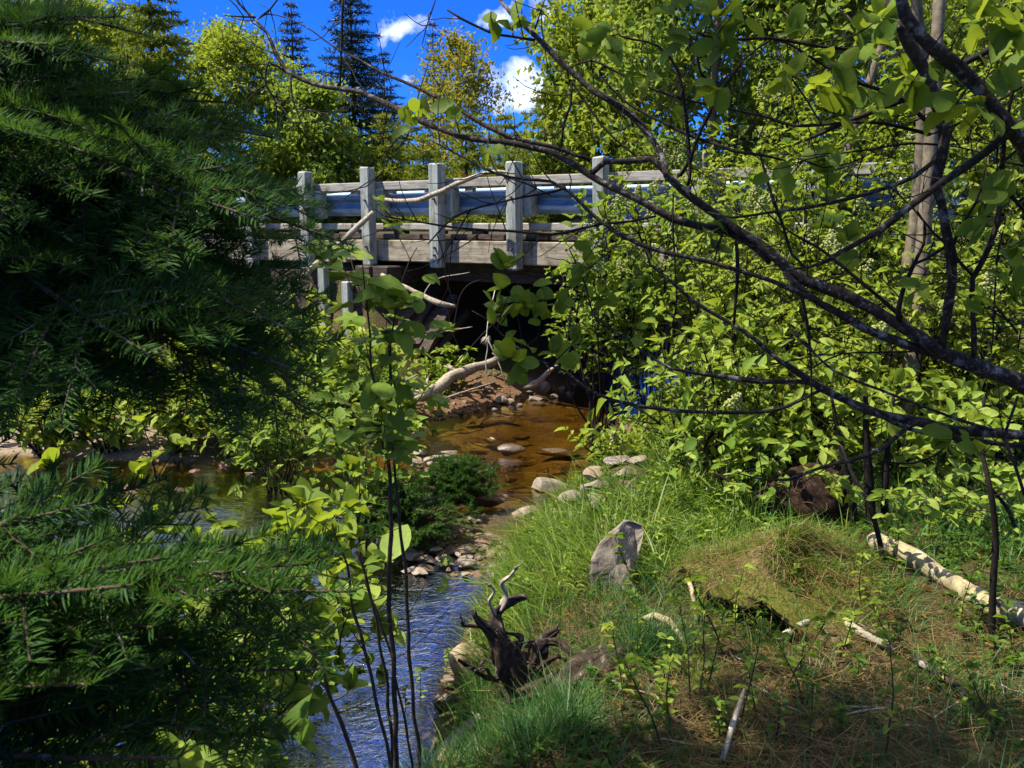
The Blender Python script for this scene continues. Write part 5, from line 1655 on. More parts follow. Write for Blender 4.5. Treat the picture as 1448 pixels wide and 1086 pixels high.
TWR = [
    [(1376, 390, 2.14, 2.6), (1347, 350, 2.13, 2.6), (1379, 287, 2.12, 2.2), (1389, 257, 2.1, 1.6), (1395, 220, 2.1, 1)],
    [(1344, 352, 2.14, 2.2), (1320, 330, 2.16, 2), (1290, 295, 2.2, 1.6), (1255, 262, 2.22, 1.2)],
    [(1272, 455, 2.22, 5), (1270, 440, 2.2, 4.5), (1280, 404, 2.2, 3.4), (1292, 377, 2.2, 3), (1306, 345, 2.2, 2.2), (1306, 315, 2.2, 1.5), (1296, 298, 2.2, 1)],
    [(1276, 448, 2.22, 4), (1237, 414, 2.24, 3.4), (1187, 374, 2.26, 3), (1155, 349, 2.28, 2.6), (1120, 330, 2.3, 2), (1085, 300, 2.32, 1.4), (1065, 275, 2.34, 1)],
    [(1294, 373, 2.18, 2.6), (1312, 366, 2.17, 2.4), (1336, 350, 2.15, 2.4)],
    [(1131, 400, 2.3, 2.6), (1136, 420, 2.28, 2.6), (1143, 461, 2.26, 2.4), (1146, 520, 2.25, 1.8), (1148, 570, 2.25, 1)],
    [(953, 275, 2.4, 1.4), (953, 320, 2.4, 1.6), (954, 374, 2.38, 1.6), (957, 420, 2.36, 1.3), (954, 449, 2.36, .8)],
    [(1040, 340, 2.35, 2.6), (1042, 380, 2.33, 2.8), (1041, 430, 2.32, 2.6), (1039, 460, 2.32, 2)],
    [(1028, 318, 2.36, 2), (1015, 345, 2.34, 1.8), (1010, 370, 2.33, 1)],
    [(1140, 380, 2.2, 2), (1120, 360, 2.22, 2.2), (1108, 320, 2.24, 2.4), (1090, 270, 2.26, 2.2), (1075, 222, 2.28, 1.8)],
    [(870, 40, 2.4, 1), (879, 52, 2.4, 1.4), (929, 65, 2.4, 2), (959, 102, 2.4, 2.6), (968, 150, 2.4, 3), (972, 200, 2.4, 3), (975, 250, 2.4, 2.6), (972, 262, 2.4, 2.4)],
    [(800, 98, 2.5, 1), (835, 86, 2.48, 1.8), (884, 109, 2.46, 2), (946, 135, 2.42, 2.2), (1009, 150, 2.38, 2.4), (1058, 160, 2.34, 2.5), (1088, 167, 2.3, 2.5), (1125, 178, 2.26, 2.5), (1200, 173, 2.2, 2.6), (1250, 175, 2.18, 2.8), (1315, 190, 2.16, 3)],
    [(1120, 42, 2.3, 1.4), (1085, 60, 2.3, 1.8), (1051, 85, 2.3, 2), (1030, 115, 2.32, 2.4), (1011, 147, 2.34, 2.8), (984, 199, 2.38, 3.2), (975, 225, 2.4, 3.2), (961, 248, 2.42, 3)],
    [(975, 50, 2.3, 1.2), (984, 72, 2.3, 1.8), (989, 99, 2.3, 2), (1011, 147, 2.34, 2.2)],
    [(985, 45, 2.2, 1.4), (994, 50, 2.2, 1.8), (1033, 56, 2.2, 2.2), (1088, 55, 2.2, 2.4), (1150, 65, 2.2, 2.6), (1200, 70, 2.2, 2.7), (1237, 57, 2.2, 2.8), (1274, 38, 2.2, 3)],
    [(850, 110, 2.48, 1.6), (890, 148, 2.46, 2), (944, 178, 2.42, 2.4), (975, 192, 2.4, 2.6), (1009, 204, 2.36, 2.8), (1041, 216, 2.32, 2.8), (1078, 220, 2.3, 2.2), (1110, 228, 2.28, 1.4)],
    [(1095, 58, 2.22, 1.8), (1113, 62, 2.22, 2), (1163, 92, 2.2, 2.3), (1212, 117, 2.18, 2.6), (1272, 139, 2.16, 2.8), (1319, 181, 2.15, 3)],
    [(1138, 199, 2.4, 2.4), (1187, 177, 2.38, 4), (1230, 160, 2.34, 4.6), (1272, 142, 2.3, 5), (1337, 106, 2.25, 5.4), (1409, 65, 2.2, 6), (1448, 45, 2.2, 6.4), (1540, -10, 2.2, 7)],
    [(808, 118, 2.52, 2), (806, 150, 2.5, 2.2), (798, 175, 2.5, 2), (794, 210, 2.5, 1.6)],
    [(810, 118, 2.52, 1.6), (832, 150, 2.5, 1.6), (862, 190, 2.48, 1.6), (900, 222, 2.46, 1.6)],
    [(757, 57, 2.6, 2.2), (725, 52, 2.6, 2.2), (692, 46, 2.6, 2), (653, 27, 2.6, 2), (632, 14, 2.6, 1.4)],
    [(772, -5, 2.6, 1), (766, 15, 2.6, 1.2), (757, 41, 2.6, 1.6)],
    [(618, -5, 2.5, 1), (603, 35, 2.5, 1), (596, 62, 2.5, .6)],
    [(485, -8, 2.78, 1.8), (483, 30, 2.78, 2), (483, 64, 2.78, 2), (481, 124, 2.78, 1.8)],
    [(396, -4, 2.86, 1.4), (382, 14, 2.86, 1.4), (367, 26, 2.88, 1.6)],
    [(361, 25, 2.88, 1.4), (345, 24, 2.88, 1.4), (318, 22, 2.88, 1)],
    [(412, 106, 2.8, 1.6), (414, 137, 2.78, 1.4), (425, 171, 2.76, 1), (438, 205, 2.75, .7)],
    [(406, 104, 2.82, 1.6), (380, 89, 2.82, 2), (377, 121, 2.8, 2), (390, 143, 2.8, 1.6), (393, 192, 2.78, .8)],
    [(378, 120, 2.8, 1.5), (366, 128, 2.8, 1.2), (352, 134, 2.8, .8)],
    [(390, 140, 2.8, 1.2), (405, 160, 2.78, 1), (420, 185, 2.76, .7)],
    [(480, 130, 2.75, 1.4), (500, 150, 2.72, 1.2), (530, 168, 2.7, 1), (560, 168, 2.7, .7)],
    [(585, 165, 2.66, 1.2), (575, 195, 2.64, 1.1), (560, 215, 2.62, .8)],
    [(692, 188, 2.58, 1.4), (690, 215, 2.56, 1.3), (700, 240, 2.54, 1.1), (730, 262, 2.5, .8)],
    [(570, 172, 2.66, 1), (572, 185, 2.64, 1), (548, 215, 2.6, 1), (540, 260, 2.55, .7)],
    [(929, 306, 2.42, 1.8), (893, 313, 2.42, 2), (855, 317, 2.42, 2.2), (817, 325, 2.42, 2.4), (780, 332, 2.44, 2.4), (715, 327, 2.46, 2.2), (653, 324, 2.5, 2), (590, 314, 2.52, 1.6), (542, 306, 2.54, 1.2), (526, 294, 2.55, .8)],
    [(800, 266, 2.4, 1.8), (780, 272, 2.42, 1.8), (717, 284, 2.45, 1.8), (660, 299, 2.48, 1.8), (630, 318, 2.5, 1.5), (605, 345, 2.52, 1)],
    [(665, 298, 2.48, 1.4), (640, 340, 2.48, 1.3), (618, 372, 2.48, .9)],
    [(780, 277, 2.42, 1.1), (740, 258, 2.44, 1.2), (715, 252, 2.45, .8)],
    [(912, 352, 2.43, 1.5), (904, 330, 2.43, 1.6), (890, 318, 2.43, 1.2)],
    [(1448, 120, 2.1, 3), (1400, 150, 2.12, 2.4), (1352, 176, 2.14, 1.8), (1310, 192, 2.15, 1.2)],
    [(1448, 60, 2.0, 2), (1436, 110, 2.02, 2.4), (1430, 140, 2.02, 2.6), (1420, 190, 2.04, 2.6)],
    [(1448, 235, 2.1, 2), (1420, 230, 2.1, 1.6), (1380, 215, 2.12, 1.2), (1335, 205, 2.14, 1)],
    [(1395, 245, 2.1, 3), (1420, 268, 2.1, 3), (1448, 300, 2.1, 3.2), (1500, 370, 2.15, 3.6)],
    [(1330, 205, 2.15, 2), (1290, 203, 2.16, 1.8), (1225, 212, 2.18, 1.6), (1160, 222, 2.2, 1.2), (1115, 233, 2.22, .8)],
    [(1240, 212, 2.2, 1), (1200, 232, 2.22, 1.2), (1165, 238, 2.24, 1.2), (1130, 225, 2.26, .8)],
    [(1095, 75, 2.25, 1.2), (1118, 110, 2.25, 1.4), (1140, 140, 2.25, 1.5), (1155, 165, 2.24, 1.4), (1165, 180, 2.24, 1)],
    [(1105, 80, 2.3, 1), (1118, 130, 2.3, 1.2), (1128, 175, 2.28, 1)],
    [(1448, 700, 2.0, 2.6), (1428, 640, 2.05, 2.6), (1420, 620, 2.1, 2.4), (1440, 560, 2.15, 2)],
    [(1350, 610, 2.24, 2), (1330, 640, 2.2, 2), (1290, 655, 2.2, 1.6), (1240, 650, 2.2, 1)],
    [(1440, 470, 2.15, 2), (1415, 440, 2.15, 1.8), (1395, 420, 2.15, 1.2)],
    [(1448, 455, 2.15, 1.5), (1415, 465, 2.15, 1.6), (1385, 463, 2.16, 1.2)],
    [(1412, 340, 2.1, 1), (1408, 400, 2.12, 1.2), (1405, 460, 2.14, 1.2), (1402, 500, 2.15, .8)],
    [(1150, 520, 2.3, 1.4), (1188, 500, 2.28, 1.5), (1240, 498, 2.26, 1.6), (1290, 497, 2.24, 1.6)],
    [(1090, 515, 2.33, 1.2), (1130, 508, 2.3, 1.2), (1165, 500, 2.3, 1)],
]
tw_paths = []
for i, rows in enumerate(TWR):
    P = limb([(x, y, Y, w * 1.05) for x, y, Y, w in rows], 'twig', 'twig', 6, .03, .12, i)
    tw_paths.append(P)
# fine side twigs and the leaves they carry
r = np.random.default_rng(91)
gtw, gl = G(), G()


def px_of(p):
    d = p - EYE
    c, s = math.cos(PITCH), math.sin(PITCH)
    f = d[1] * c - d[2] * s
    u = d[1] * s + d[2] * c
    return CX + FPX * d[0] / f, CY - FPX * u / f


LP, LD_, LN, LS = [], [], [], []
for P in tw_paths + [LD, LH2, LH3, LH5, LG, LI, LB[len(LB) // 3:], LM[len(LM) // 2:]]:
    n = max(3, int(len(P) / 2.2))
    for _ in range(n):
        j = r.integers(1, len(P) - 1)
        T = nrm(P[j + 1] - P[j])
        # amount of leaf: the tree is in leaf on its crown side and at the tips of the low limb
        x, z, y = P[j][0], P[j][2], P[j][1]
        up_ = smooth(.35, .75, x) * smooth(2.32, 2.5, z)
        lowtip = smooth(.45, .25, x) * smooth(1.98, 1.9, z)
        mid = .10 * smooth(.2, .9, x)
        a = max(up_ * .46, lowtip * .7, mid * .8)
        d = nrm(np.cross(T, rdir(r, 1)[0]) + .5 * T)
        L = r.uniform(.05, .22) * (1.5 if r.random() < .3 else 1)
        B = bend_path(r, P[j], d, L, 5, .25, .16)
        tube(gtw, B - T0, np.linspace(.0018, .0008, len(B)), 4, cap=False)
        if r.random() < a:
            m = max(1, int(L / .045))
            q = np.linspace(.35, 1, m + 1)[1:] * (len(B) - 1)
            jj = np.minimum(q.astype(int), len(B) - 2)
            Q = np.repeat(B[jj + 1], 2, 0)
            dd = nrm(np.repeat(nrm(B[jj + 1] - B[jj]), 2, 0) * .6 + rdir(r, len(Q)) + (0, 0, -.05))
            LP.append(Q); LD_.append(dd)
            LN.append(nrm(np.array([0, -.35, .8]) + .55 * r.normal(size=(len(Q), 3))))
            LS.append(r.uniform(.042, .072, len(Q)))
            Q = np.repeat(B[-1:], 2, 0)
            LP.append(Q); LD_.append(nrm(nrm(B[-1] - B[-2]) + .7 * rdir(r, 2))); LN.append(nrm(np.array([0, -.3, .8]) + .5 * r.normal(size=(2, 3)))); LS.append(r.uniform(.05, .078, 2))
# leafy sprays seen singly in the photo
for px, py, Y, n in ((960, 15, 2.1, 5), (1010, 20, 2.1, 5), (1050, 30, 2.1, 5), (975, 55, 2.1, 5), (1025, 70, 2.1, 4), (860, 50, 2.3, 6), (830, 45, 2.35, 4), (900, 110, 2.3, 4), (1020, 120, 2.2, 4), (1125, 45, 2.1, 4), (1180, 85, 2.1, 5), (1290, 110, 2.05, 4), (1325, 100, 2.05, 4), (1350, 150, 2.0, 4), (1390, 160, 2.0, 5), (1370, 25, 1.9, 5),
                    (1400, 15, 1.9, 5), (1425, 50, 1.9, 5), (1400, 100, 1.95, 4), (1430, 90, 1.95, 4), (1200, 155, 2.15, 6), (1240, 160, 2.15, 5), (1180, 205, 2.2, 4), (1100, 240, 2.2, 3), (1430, 250, 2.0, 4), (1385, 315, 2.05, 4), (1425, 390, 2.05, 4), (1300, 400, 2.1, 3), (1360, 420, 2.1, 3),
                    (700, 450, 2.28, 6), (735, 430, 2.28, 7), (760, 415, 2.3, 7), (790, 430, 2.3, 7), (720, 480, 2.28, 5), (765, 455, 2.28, 7), (740, 505, 2.28, 6), (780, 500, 2.28, 6), (700, 425, 2.3, 4), (810, 470, 2.3, 6), (850, 420, 2.4, 5), (830, 380, 2.42, 5), (870, 440, 2.4, 5), (890, 395, 2.42, 4), (820, 345, 2.44, 4), (900, 480, 2.4, 4),
                    (590, 160, 2.62, 2), (585, 180, 2.6, 2), (620, 165, 2.6, 3), (695, 30, 2.58, 3), (725, 35, 2.58, 3), (690, 215, 2.5, 2)):
    p = at(px, py, Y)
    # a twig from the nearest branch carries the spray
    best, bd = None, 9
    for P in tw_paths + [LD, LH2, LH3, LG, LI, LB, LM, LF, LE]:
        dd = np.linalg.norm(P - p, axis=1)
        if dd.min() < bd:
            bd, best = dd.min(), P[dd.argmin()]
    B = spline([best, best * .5 + p * .5 + .02 * r.normal(size=3), p], .03)
    tube(gtw, B - T0, np.linspace(.0019, .001, len(B)), 4, cap=False)
    dd = nrm(rdir(r, n) + .5 * nrm(p - best) + (0, 0, -.1))
    LP.append(np.repeat(p[None], n, 0) + .012 * r.normal(size=(n, 3))); LD_.append(dd)
    LN.append(nrm(np.array([0, -.45, .7]) + .5 * r.normal(size=(n, 3)))); LS.append(r.uniform(.052, .08, n) * (.72 if py > 340 else 1))
LP, LD_, LN, LS = map(np.concatenate, (LP, LD_, LN, LS))
leaves(gl, LP - T0, LD_, LN, LS, LS * .62 * r.uniform(.85, 1.15, len(LS)), LEAF_ROUND, 0, np.clip(r.normal(.45, .25, len(LS)), 0, 1))
for F_, m_ in gtw.f:
    gl.f.append((F_ + gl.n, 1))
gl.v += gtw.v
gl.n += gtw.n
gl.obj('foliage', [M['round'], M['twig']], tree)

# ------------------------------------------------------------------ sapling stems before the pool
sap = thing('maple_sapling', 'thin upright maple sapling with a few broad toothed leaves', 'sapling', (-.2, 2.25, hz(-.2, 2.25)))
S0 = np.array(sap.location)
gl = G()
SP, SDD, SN, SL = [], [], [], []
r = np.random.default_rng(55)
stems = [[(560, 1150, 2.2, 6), (560, 1040, 2.2, 5.2), (556, 930, 2.2, 5), (549, 830, 2.2, 4.8), (553, 740, 2.2, 4.2), (548, 660, 2.2, 3.6), (535, 590, 2.2, 2.8), (527, 520, 2.2, 2.2), (520, 440, 2.2, 1.8), (512, 375, 2.2, 1.2)],
         [(600, 1150, 2.25, 4.4), (592, 1060, 2.25, 4), (580, 950, 2.25, 3.8), (575, 850, 2.25, 3.6), (568, 760, 2.25, 3.2), (558, 660, 2.25, 2.6), (553, 560, 2.25, 2), (556, 450, 2.25, 1.6), (572, 390, 2.25, 1.2), (590, 350, 2.25, .8)],
         [(572, 1150, 2.15, 4), (545, 1050, 2.15, 3.6), (520, 940, 2.15, 3.4), (500, 860, 2.15, 3), (490, 800, 2.15, 2.4), (470, 740, 2.15, 1.6)],
         [(556, 1130, 2.3, 4), (550, 1000, 2.3, 3.6), (535, 900, 2.3, 3.2), (520, 830, 2.3, 3), (505, 780, 2.3, 2)],
         [(520, 1140, 2.1, 5), (496, 1060, 2.1, 4.6), (470, 990, 2.1, 4), (440, 900, 2.1, 3), (420, 830, 2.1, 2)],
         [(590, 1140, 2.2, 3), (575, 1030, 2.2, 2.6), (545, 900, 2.2, 2.3), (515, 820, 2.2, 1.6)]]
for i, rows in enumerate(stems):
    Q = spline(limb_pts(rows), .03)
    g = G()
    Q[:, 3] *= .78
    tube(g, Q[:, :3] - S0 + .004 * np.stack([wob(Q[:, :3], 14, 0), wob(Q[:, :3], 14, 1), Q[:, 0] * 0], -1), Q[:, 3], 7, rough=.1, seed=i)
    for _ in range(9 if i < 2 else 5):
        j = r.integers(int(len(Q) * (.62 if i < 2 else .35)), len(Q) - 1)
        d = nrm(r.normal(size=3) * (1, 1, .3) + (0, 0, .55))
        L = r.uniform(.08, .26)
        B = bend_path(r, Q[j, :3], d, L, 5, .3, .1)
        tube(g, B - S0, np.linspace(.0018, .0009, len(B)), 4, cap=False)
        if i < 2:
            for p in (B[-1], B[3]):
                n = 3
                SP.append(np.repeat(p[None], n, 0)); SDD.append(nrm(rdir(r, n) * (1, 1, .35) + (0, 0, -.12))); SN.append(nrm(np.array([0, -.2, .9]) + .35 * r.normal(size=(n, 3)))); SL.append(r.uniform(.045, .075, n))
    g.obj('stem', M['sap_stem'], sap)
for px, py, n, s in ((520, 400, 3, .09), (545, 415, 3, .085), (500, 425, 3, .08), (560, 470, 3, .07), (590, 420, 2, .06), (505, 520, 3, .06), (575, 430, 3, .06), (530, 480, 3, .07), (480, 500, 3, .05), (600, 390, 2, .045), (570, 540, 3, .06), (610, 560, 3, .06), (500, 600, 3, .06), (625, 790, 3, .035), (630, 830, 3, .03), (470, 560, 3, .06)):
    SP.append(np.repeat(at(px, py, 2.2)[None], n, 0)); SDD.append(nrm(rdir(r, n) * (1, .6, .3) + (0, 0, -.1))); SN.append(nrm(np.array([0, -.3, .8]) + .35 * r.normal(size=(n, 3)))); SL.append(np.full(n, s) * r.uniform(.8, 1.1, n))
SP, SDD, SN, SL = map(np.concatenate, (SP, SDD, SN, SL))
mp_ = r.uniform(size=len(SL)) < .5
leaves(gl, SP[mp_] - S0, SDD[mp_], SN[mp_], SL[mp_], SL[mp_], LEAF_MAPLE, 0)
leaves(gl, SP[~mp_] - S0, SDD[~mp_], SN[~mp_], SL[~mp_], SL[~mp_] * .62, LEAF_ROUND, 0)
gl.obj('foliage', M['bright'], sap)

# thin stems before the slope
def thin_tree(name, label, rows, seed, nleaf, leaf, mt, y0, extra=()):
    r = np.random.default_rng(seed)
    Q = spline(limb_pts(rows), .03)
    base = Q[0, :3]
    root = thing(name, label, 'sapling', base)
    g, gl = G(), G()
    tube(g, Q[:, :3] - base, Q[:, 3], 7, rough=.12, seed=seed)
    g.obj('stem', M['twig'], root)
    A, Bd, Nn, Ls = [], [], [], []
    for _ in range(nleaf):
        j = r.integers(int(len(Q) * y0), len(Q) - 1)
        B = bend_path(r, Q[j, :3], nrm(r.normal(size=3) * (1, 1, .4) + (0, 0, .4)), r.uniform(.08, .32), 5, .2, .12)
        tube(gl, B - base, np.linspace(.0022, .0009, len(B)), 4, 1, cap=False)
        for p in (B[-1], B[-2], B[3]):
            n = 3
            A.append(np.repeat(p[None], n, 0)); Bd.append(nrm(rdir(r, n) * (1, 1, .4))); Nn.append(nrm(np.array([0, -.2, .9]) + .4 * r.normal(size=(n, 3)))); Ls.append(leaf * r.uniform(.7, 1.2, n))
    A, Bd, Nn, Ls = map(np.concatenate, (A, Bd, Nn, Ls))
    leaves(gl, A - base, Bd, Nn, Ls, Ls * .5, LEAF_OVAL, 0)
    gl.obj('foliage', [M[mt], M['twig']], root)


def base_row(px, py, w):
    p = ground(px, py)
    return (px, py + 3, p[1], w)


b0 = base_row(1402, 905, 5)
thin_tree('cherry_sapling', 'thin dark sapling rising past the birch log', [b0, (1404, 830, b0[2], 5), (1408, 760, b0[2], 4.6), (1400, 690, b0[2], 4), (1388, 630, b0[2] + .05, 3), (1392, 560, b0[2] + .05, 2)], 1, 16, .055, 'bright', .35)
b0 = base_row(1250, 800, 4)
thin_tree('cherry_sapling', 'slender dark stem at the top end of the birch log', [b0, (1243, 760, b0[2], 4), (1228, 710, b0[2], 3.6), (1205, 670, b0[2] + .05, 3), (1190, 630, b0[2] + .1, 2)], 2, 10, .055, 'shrub', .4)
b0 = base_row(1232, 750, 9)
for k_, (dx, w, sd, lb_s) in enumerate(((0, 8, 3, 'thickest dark stem of the clump behind the birch log'), (-22, 6, 4, 'dark bare stem beside the thickest stem of the clump'), (18, 6, 5, 'thin dark stem on the far side of the clump'))):
    thin_tree('cherry_sapling', lb_s, [(1232 + dx, 752, b0[2] + .05 * k_, w), (1230 + dx * 1.2, 700, b0[2], w * .9), (1226 + dx * 1.6, 640, b0[2], w * .7), (1224 + dx * 2.2, 560, b0[2], w * .4)], sd, 9, .07, 'shrub', .55)
b0 = base_row(1085, 745, 3)
thin_tree('cherry_sapling', 'arching young stem with pointed leaves behind the hummock', [b0, (1070, 720, b0[2], 3), (1045, 690, b0[2], 2.6), (1010, 668, b0[2] + .05, 1.6)], 6, 9, .055, 'bright', .2)
b0 = base_row(1440, 760, 3)
thin_tree('cherry_sapling', 'leafy young stem above the middle of the birch log', [b0, (1425, 720, b0[2], 3), (1400, 690, b0[2], 2.6), (1370, 660, b0[2] + .05, 1.6)], 7, 12, .06, 'bright', .2)
# low shrubs that close the view under the big ones
for i, (px, Y, H, Rr, lb) in enumerate(((1300, 4.9, .8, .45, 'low leafy shrub behind the dark stem clump'), (1400, 4.5, .8, .45, 'low leafy shrub beyond the birch log'), (1180, 5.1, .8, .45, 'low leafy shrub above the upturned root'), (1060, 4.55, .5, .35, 'small bush in the grass between slab and hummock'))):
    x, y = gp(px, Y)
    shrub('elder_shrub', lb, x, y, H, Rr, 9, .06, 'bright' if i % 2 else 'shrub', 180 + i, LEAF_OVAL, .5, 0, group='elder shrubs on the bank', gap=.10, rmax=.006, k=2)
# upturned root plate under the shrubs
p = ground(1135, 742)
root = thing('root_plate', 'dark upturned root plate with loose rootlets beneath the shrubs', 'root plate', p)
V, F = rock_shape(91, (.26, .14, .19), 5, 5, .16, .7)
g = G(); g.add(V + (0, 0, .12), [F])
sm, snt = mat('dark_soil')
_n = N(snt)
_n.out(_n('ShaderNodeBsdfPrincipled', {'Base Color': _n.ramp(_n.noise(_n('ShaderNodeNewGeometry').outputs['Position'], 40, 7, .7), [(.3, (.006, .004, .003)), (.55, (.03, .017, .01)), (.75, (.10, .06, .03))]), 'Roughness': .95, 'Specular IOR Level': .1}).outputs[0])
g.obj('soil', sm, root)
r = np.random.default_rng(8)
g = G()
for _ in range(60):
    d = nrm(r.normal(size=3) * (1, .8, .8) + (0, -.5, .1))
    a0 = np.array([0, 0, .12]) + d * (.2, .1, .14)
    B = bend_path(r, a0, d, r.uniform(.06, .24), 5, -.6, .3)
    tube(g, B, np.linspace(.004, .0012, len(B)), 4, cap=False)
g.obj('rootlets', M['fir_bark'], root).name = 'root'

# ------------------------------------------------------------------ seedlings and herbs
def seedling(seed, h, leaf, mat_):
    r = np.random.default_rng(seed)
    gs, gl = G(), G()
    P = bend_path(r, (0, 0, -.02), (r.normal() * .15, r.normal() * .15, 1), h, 7, .1, .06)
    tube(gs, P, np.linspace(.0032, .0014, len(P)), 5)
    pp, dd = [], []
    for i in range(2, len(P)):
        k = 5 if i == len(P) - 1 else 2
        for q in range(k):
            az = r.uniform(0, 6.28)
            pp.append(P[i]); dd.append((math.cos(az), math.sin(az), .35))
    pp, dd = np.array(pp), nrm(np.array(dd))
    n = len(pp)
    leaves(gl, pp, dd, nrm(np.array([0, 0, 1.0]) + .3 * r.normal(size=(n, 3))), leaf * r.uniform(.7, 1.2, n), leaf * .42, LEAF_OVAL, 0)
    return gs.mesh('stem', M['sap_stem']), gl.mesh('foliage', M[mat_])


SEED = [seedling(300 + i, h, l, m) for i, (h, l, m) in enumerate(((.20, .042, 'bright'), (.28, .045, 'round'), (.15, .038, 'bright'), (.34, .046, 'shrub'), (.11, .04, 'cool')))]
rs_ = np.random.default_rng(12)
for px, py, hgt, w in [(1028, 935, 1, 1.2), (1000, 980, 1, 1.0), (985, 1000, 3, .9), (940, 1060, 1, 1.1), (1185, 935, 0, 1), (1070, 1010, 0, 1), (1100, 1050, 2, 1), (1040, 900, 3, .9), (1130, 960, 2, .9)] + [(rs_.uniform(880, 1440), rs_.uniform(700, 1070), rs_.integers(0, 5), rs_.uniform(.7, 1.1)) for _ in range(60)] + [(rs_.uniform(560, 660), rs_.uniform(960, 1085), rs_.integers(0, 3), .8) for _ in range(8)]:
    p = ground(px, py)
    t_ = thing('leafy_seedling', 'small leafy seedling with pointed green leaves growing in the bank litter', 'seedling', p, 'seedlings scattered over the bank', (0, 0, rs_.uniform(0, 6.28)))
    a, b = SEED[int(hgt)]
    link('stem', a, t_); link('foliage', b, t_)
    t_.scale = (w, w, w)


# ------------------------------------------------------------------ grass
def tufts(g, r, xs, ys, per, L, w, lean, seg=3, spread=.03, z=None, bend=.55):
    n = len(xs)
    zs = height(xs, ys) if z is None else z
    C0 = np.stack([xs, ys, zs - .01], -1)
    k = np.maximum(2, r.poisson(per, n))
    P = np.repeat(C0, k, 0)
    m = len(P)
    az = r.uniform(0, 2 * math.pi, m)
    out = np.stack([np.cos(az), np.sin(az), np.zeros(m)], -1)
    P = P + out * (np.abs(r.normal(0, spread, m)))[:, None]
    tuftlean = np.repeat(r.normal(0, .18, (n, 3)) * (1, 1, 0), k, 0)
    tl_ = np.repeat(r.lognormal(0, .22, n), k)
    D = nrm(np.array([0, 0, 1.0]) + out * np.abs(r.normal(lean, lean * .5, m))[:, None] + tuftlean)
    B = (out * bend + (0, 0, -bend * .55)) * np.abs(r.normal(.7, .35, m))[:, None]
    S = nrm(np.stack([-np.sin(az), np.cos(az), np.zeros(m)], -1) + .4 * r.normal(size=(m, 3)))
    strips(g, P, D, B, S, L * tl_ * r.uniform(.5, 1.15, m), w * r.uniform(.7, 1.3, m), seg, 0, np.clip(np.repeat(r.normal(.5, .2, n), k) + r.normal(0, .14, m), 0, 1), .12)


r = np.random.default_rng(21)


def scatter(n, x0, x1, y0, y1, f):
    x, y = r.uniform(x0, x1, n), r.uniform(y0, y1, n)
    keep = r.uniform(size=n) < f(x, y)
    return x[keep], y[keep]


def n2(x, y, f, k=0):
    return wob(np.stack([x, y, x * 0], -1), f, k)


# lush meadow of the bank, between the water and the shrubs
g = G()
lush = lambda x, y: np.clip(smooth(.02, .25, sdist(x, y)) * smooth(1.9, .9, sdist(x, y) + .25 * n2(x, y, 2)) * smooth(3.35, 3.9, y) * (x > -.5) * (.75 + .35 * n2(x, y, 3.5, 1)), 0, 1)
xs, ys = scatter(9000, -.4, 2.8, 3.3, 7.6, lush)
ok = np.hypot(xs - at(868, 838, ground(868, 838)[1])[0], (ys - ground(868, 838)[1] + .12) * .8) > .19
for px, py, rr2 in ((870, 662, .28), (845, 690, .32), (812, 708, .26), (880, 690, .24), (742, 736, .14), (840, 718, .16), (790, 715, .2)):
    q_ = ground(px, py)
    ok &= np.hypot(xs - q_[0], (ys - q_[1])) > rr2
xs, ys = xs[ok], ys[ok]
tufts(g, r, xs, ys, 8, .22, .0088, .40, 3, .035, bend=.75)
sel = r.uniform(size=len(xs)) < .16
tufts(g, r, xs[sel], ys[sel], 3, .30, .0050, .25, 3, .04, bend=.9)
tag(g.obj('lush_grass', M['grass']), 'lush fine green grass on the stream bank', 'grass', kind='stuff')
# weeds and dead stalks among the grass
g = G()
sel = r.uniform(size=len(xs)) < .15
wx_, wy_ = xs[sel], ys[sel]
m = len(wx_); k = 9
hgt = r.uniform(.06, .24, m)
P0 = np.stack([wx_, wy_, height(wx_, wy_)], -1)
fr_ = r.uniform(.25, 1, (m, k))
Pw = (P0[:, None] + np.array([0, 0, 1.0]) * (fr_ * hgt[:, None])[..., None] + .008 * r.normal(size=(m, k, 3))).reshape(-1, 3)
az = r.uniform(0, 6.28, m * k)
leaves(g, Pw, np.stack([np.cos(az), np.sin(az), r.uniform(0, .8, m * k)], -1), nrm(np.array([0, 0, 1]) + .35 * r.normal(size=(m * k, 3))), np.repeat(r.uniform(.022, .05, m), k), np.repeat(r.uniform(.010, .022, m), k), LEAF_MID, 0)
tag(g.obj('weeds', M['bright']), 'leafy weeds mixed into the bank grass', 'weeds', kind='stuff')
g = G()
sel = r.uniform(size=len(xs)) < .10
tufts(g, r, xs[sel], ys[sel], 3, .26, .0030, .45, 3, .03, bend=.8)
tag(g.obj('dead_stalks', M['straw']), 'dry stalks standing in the green bank grass', 'dead grass', kind='stuff')
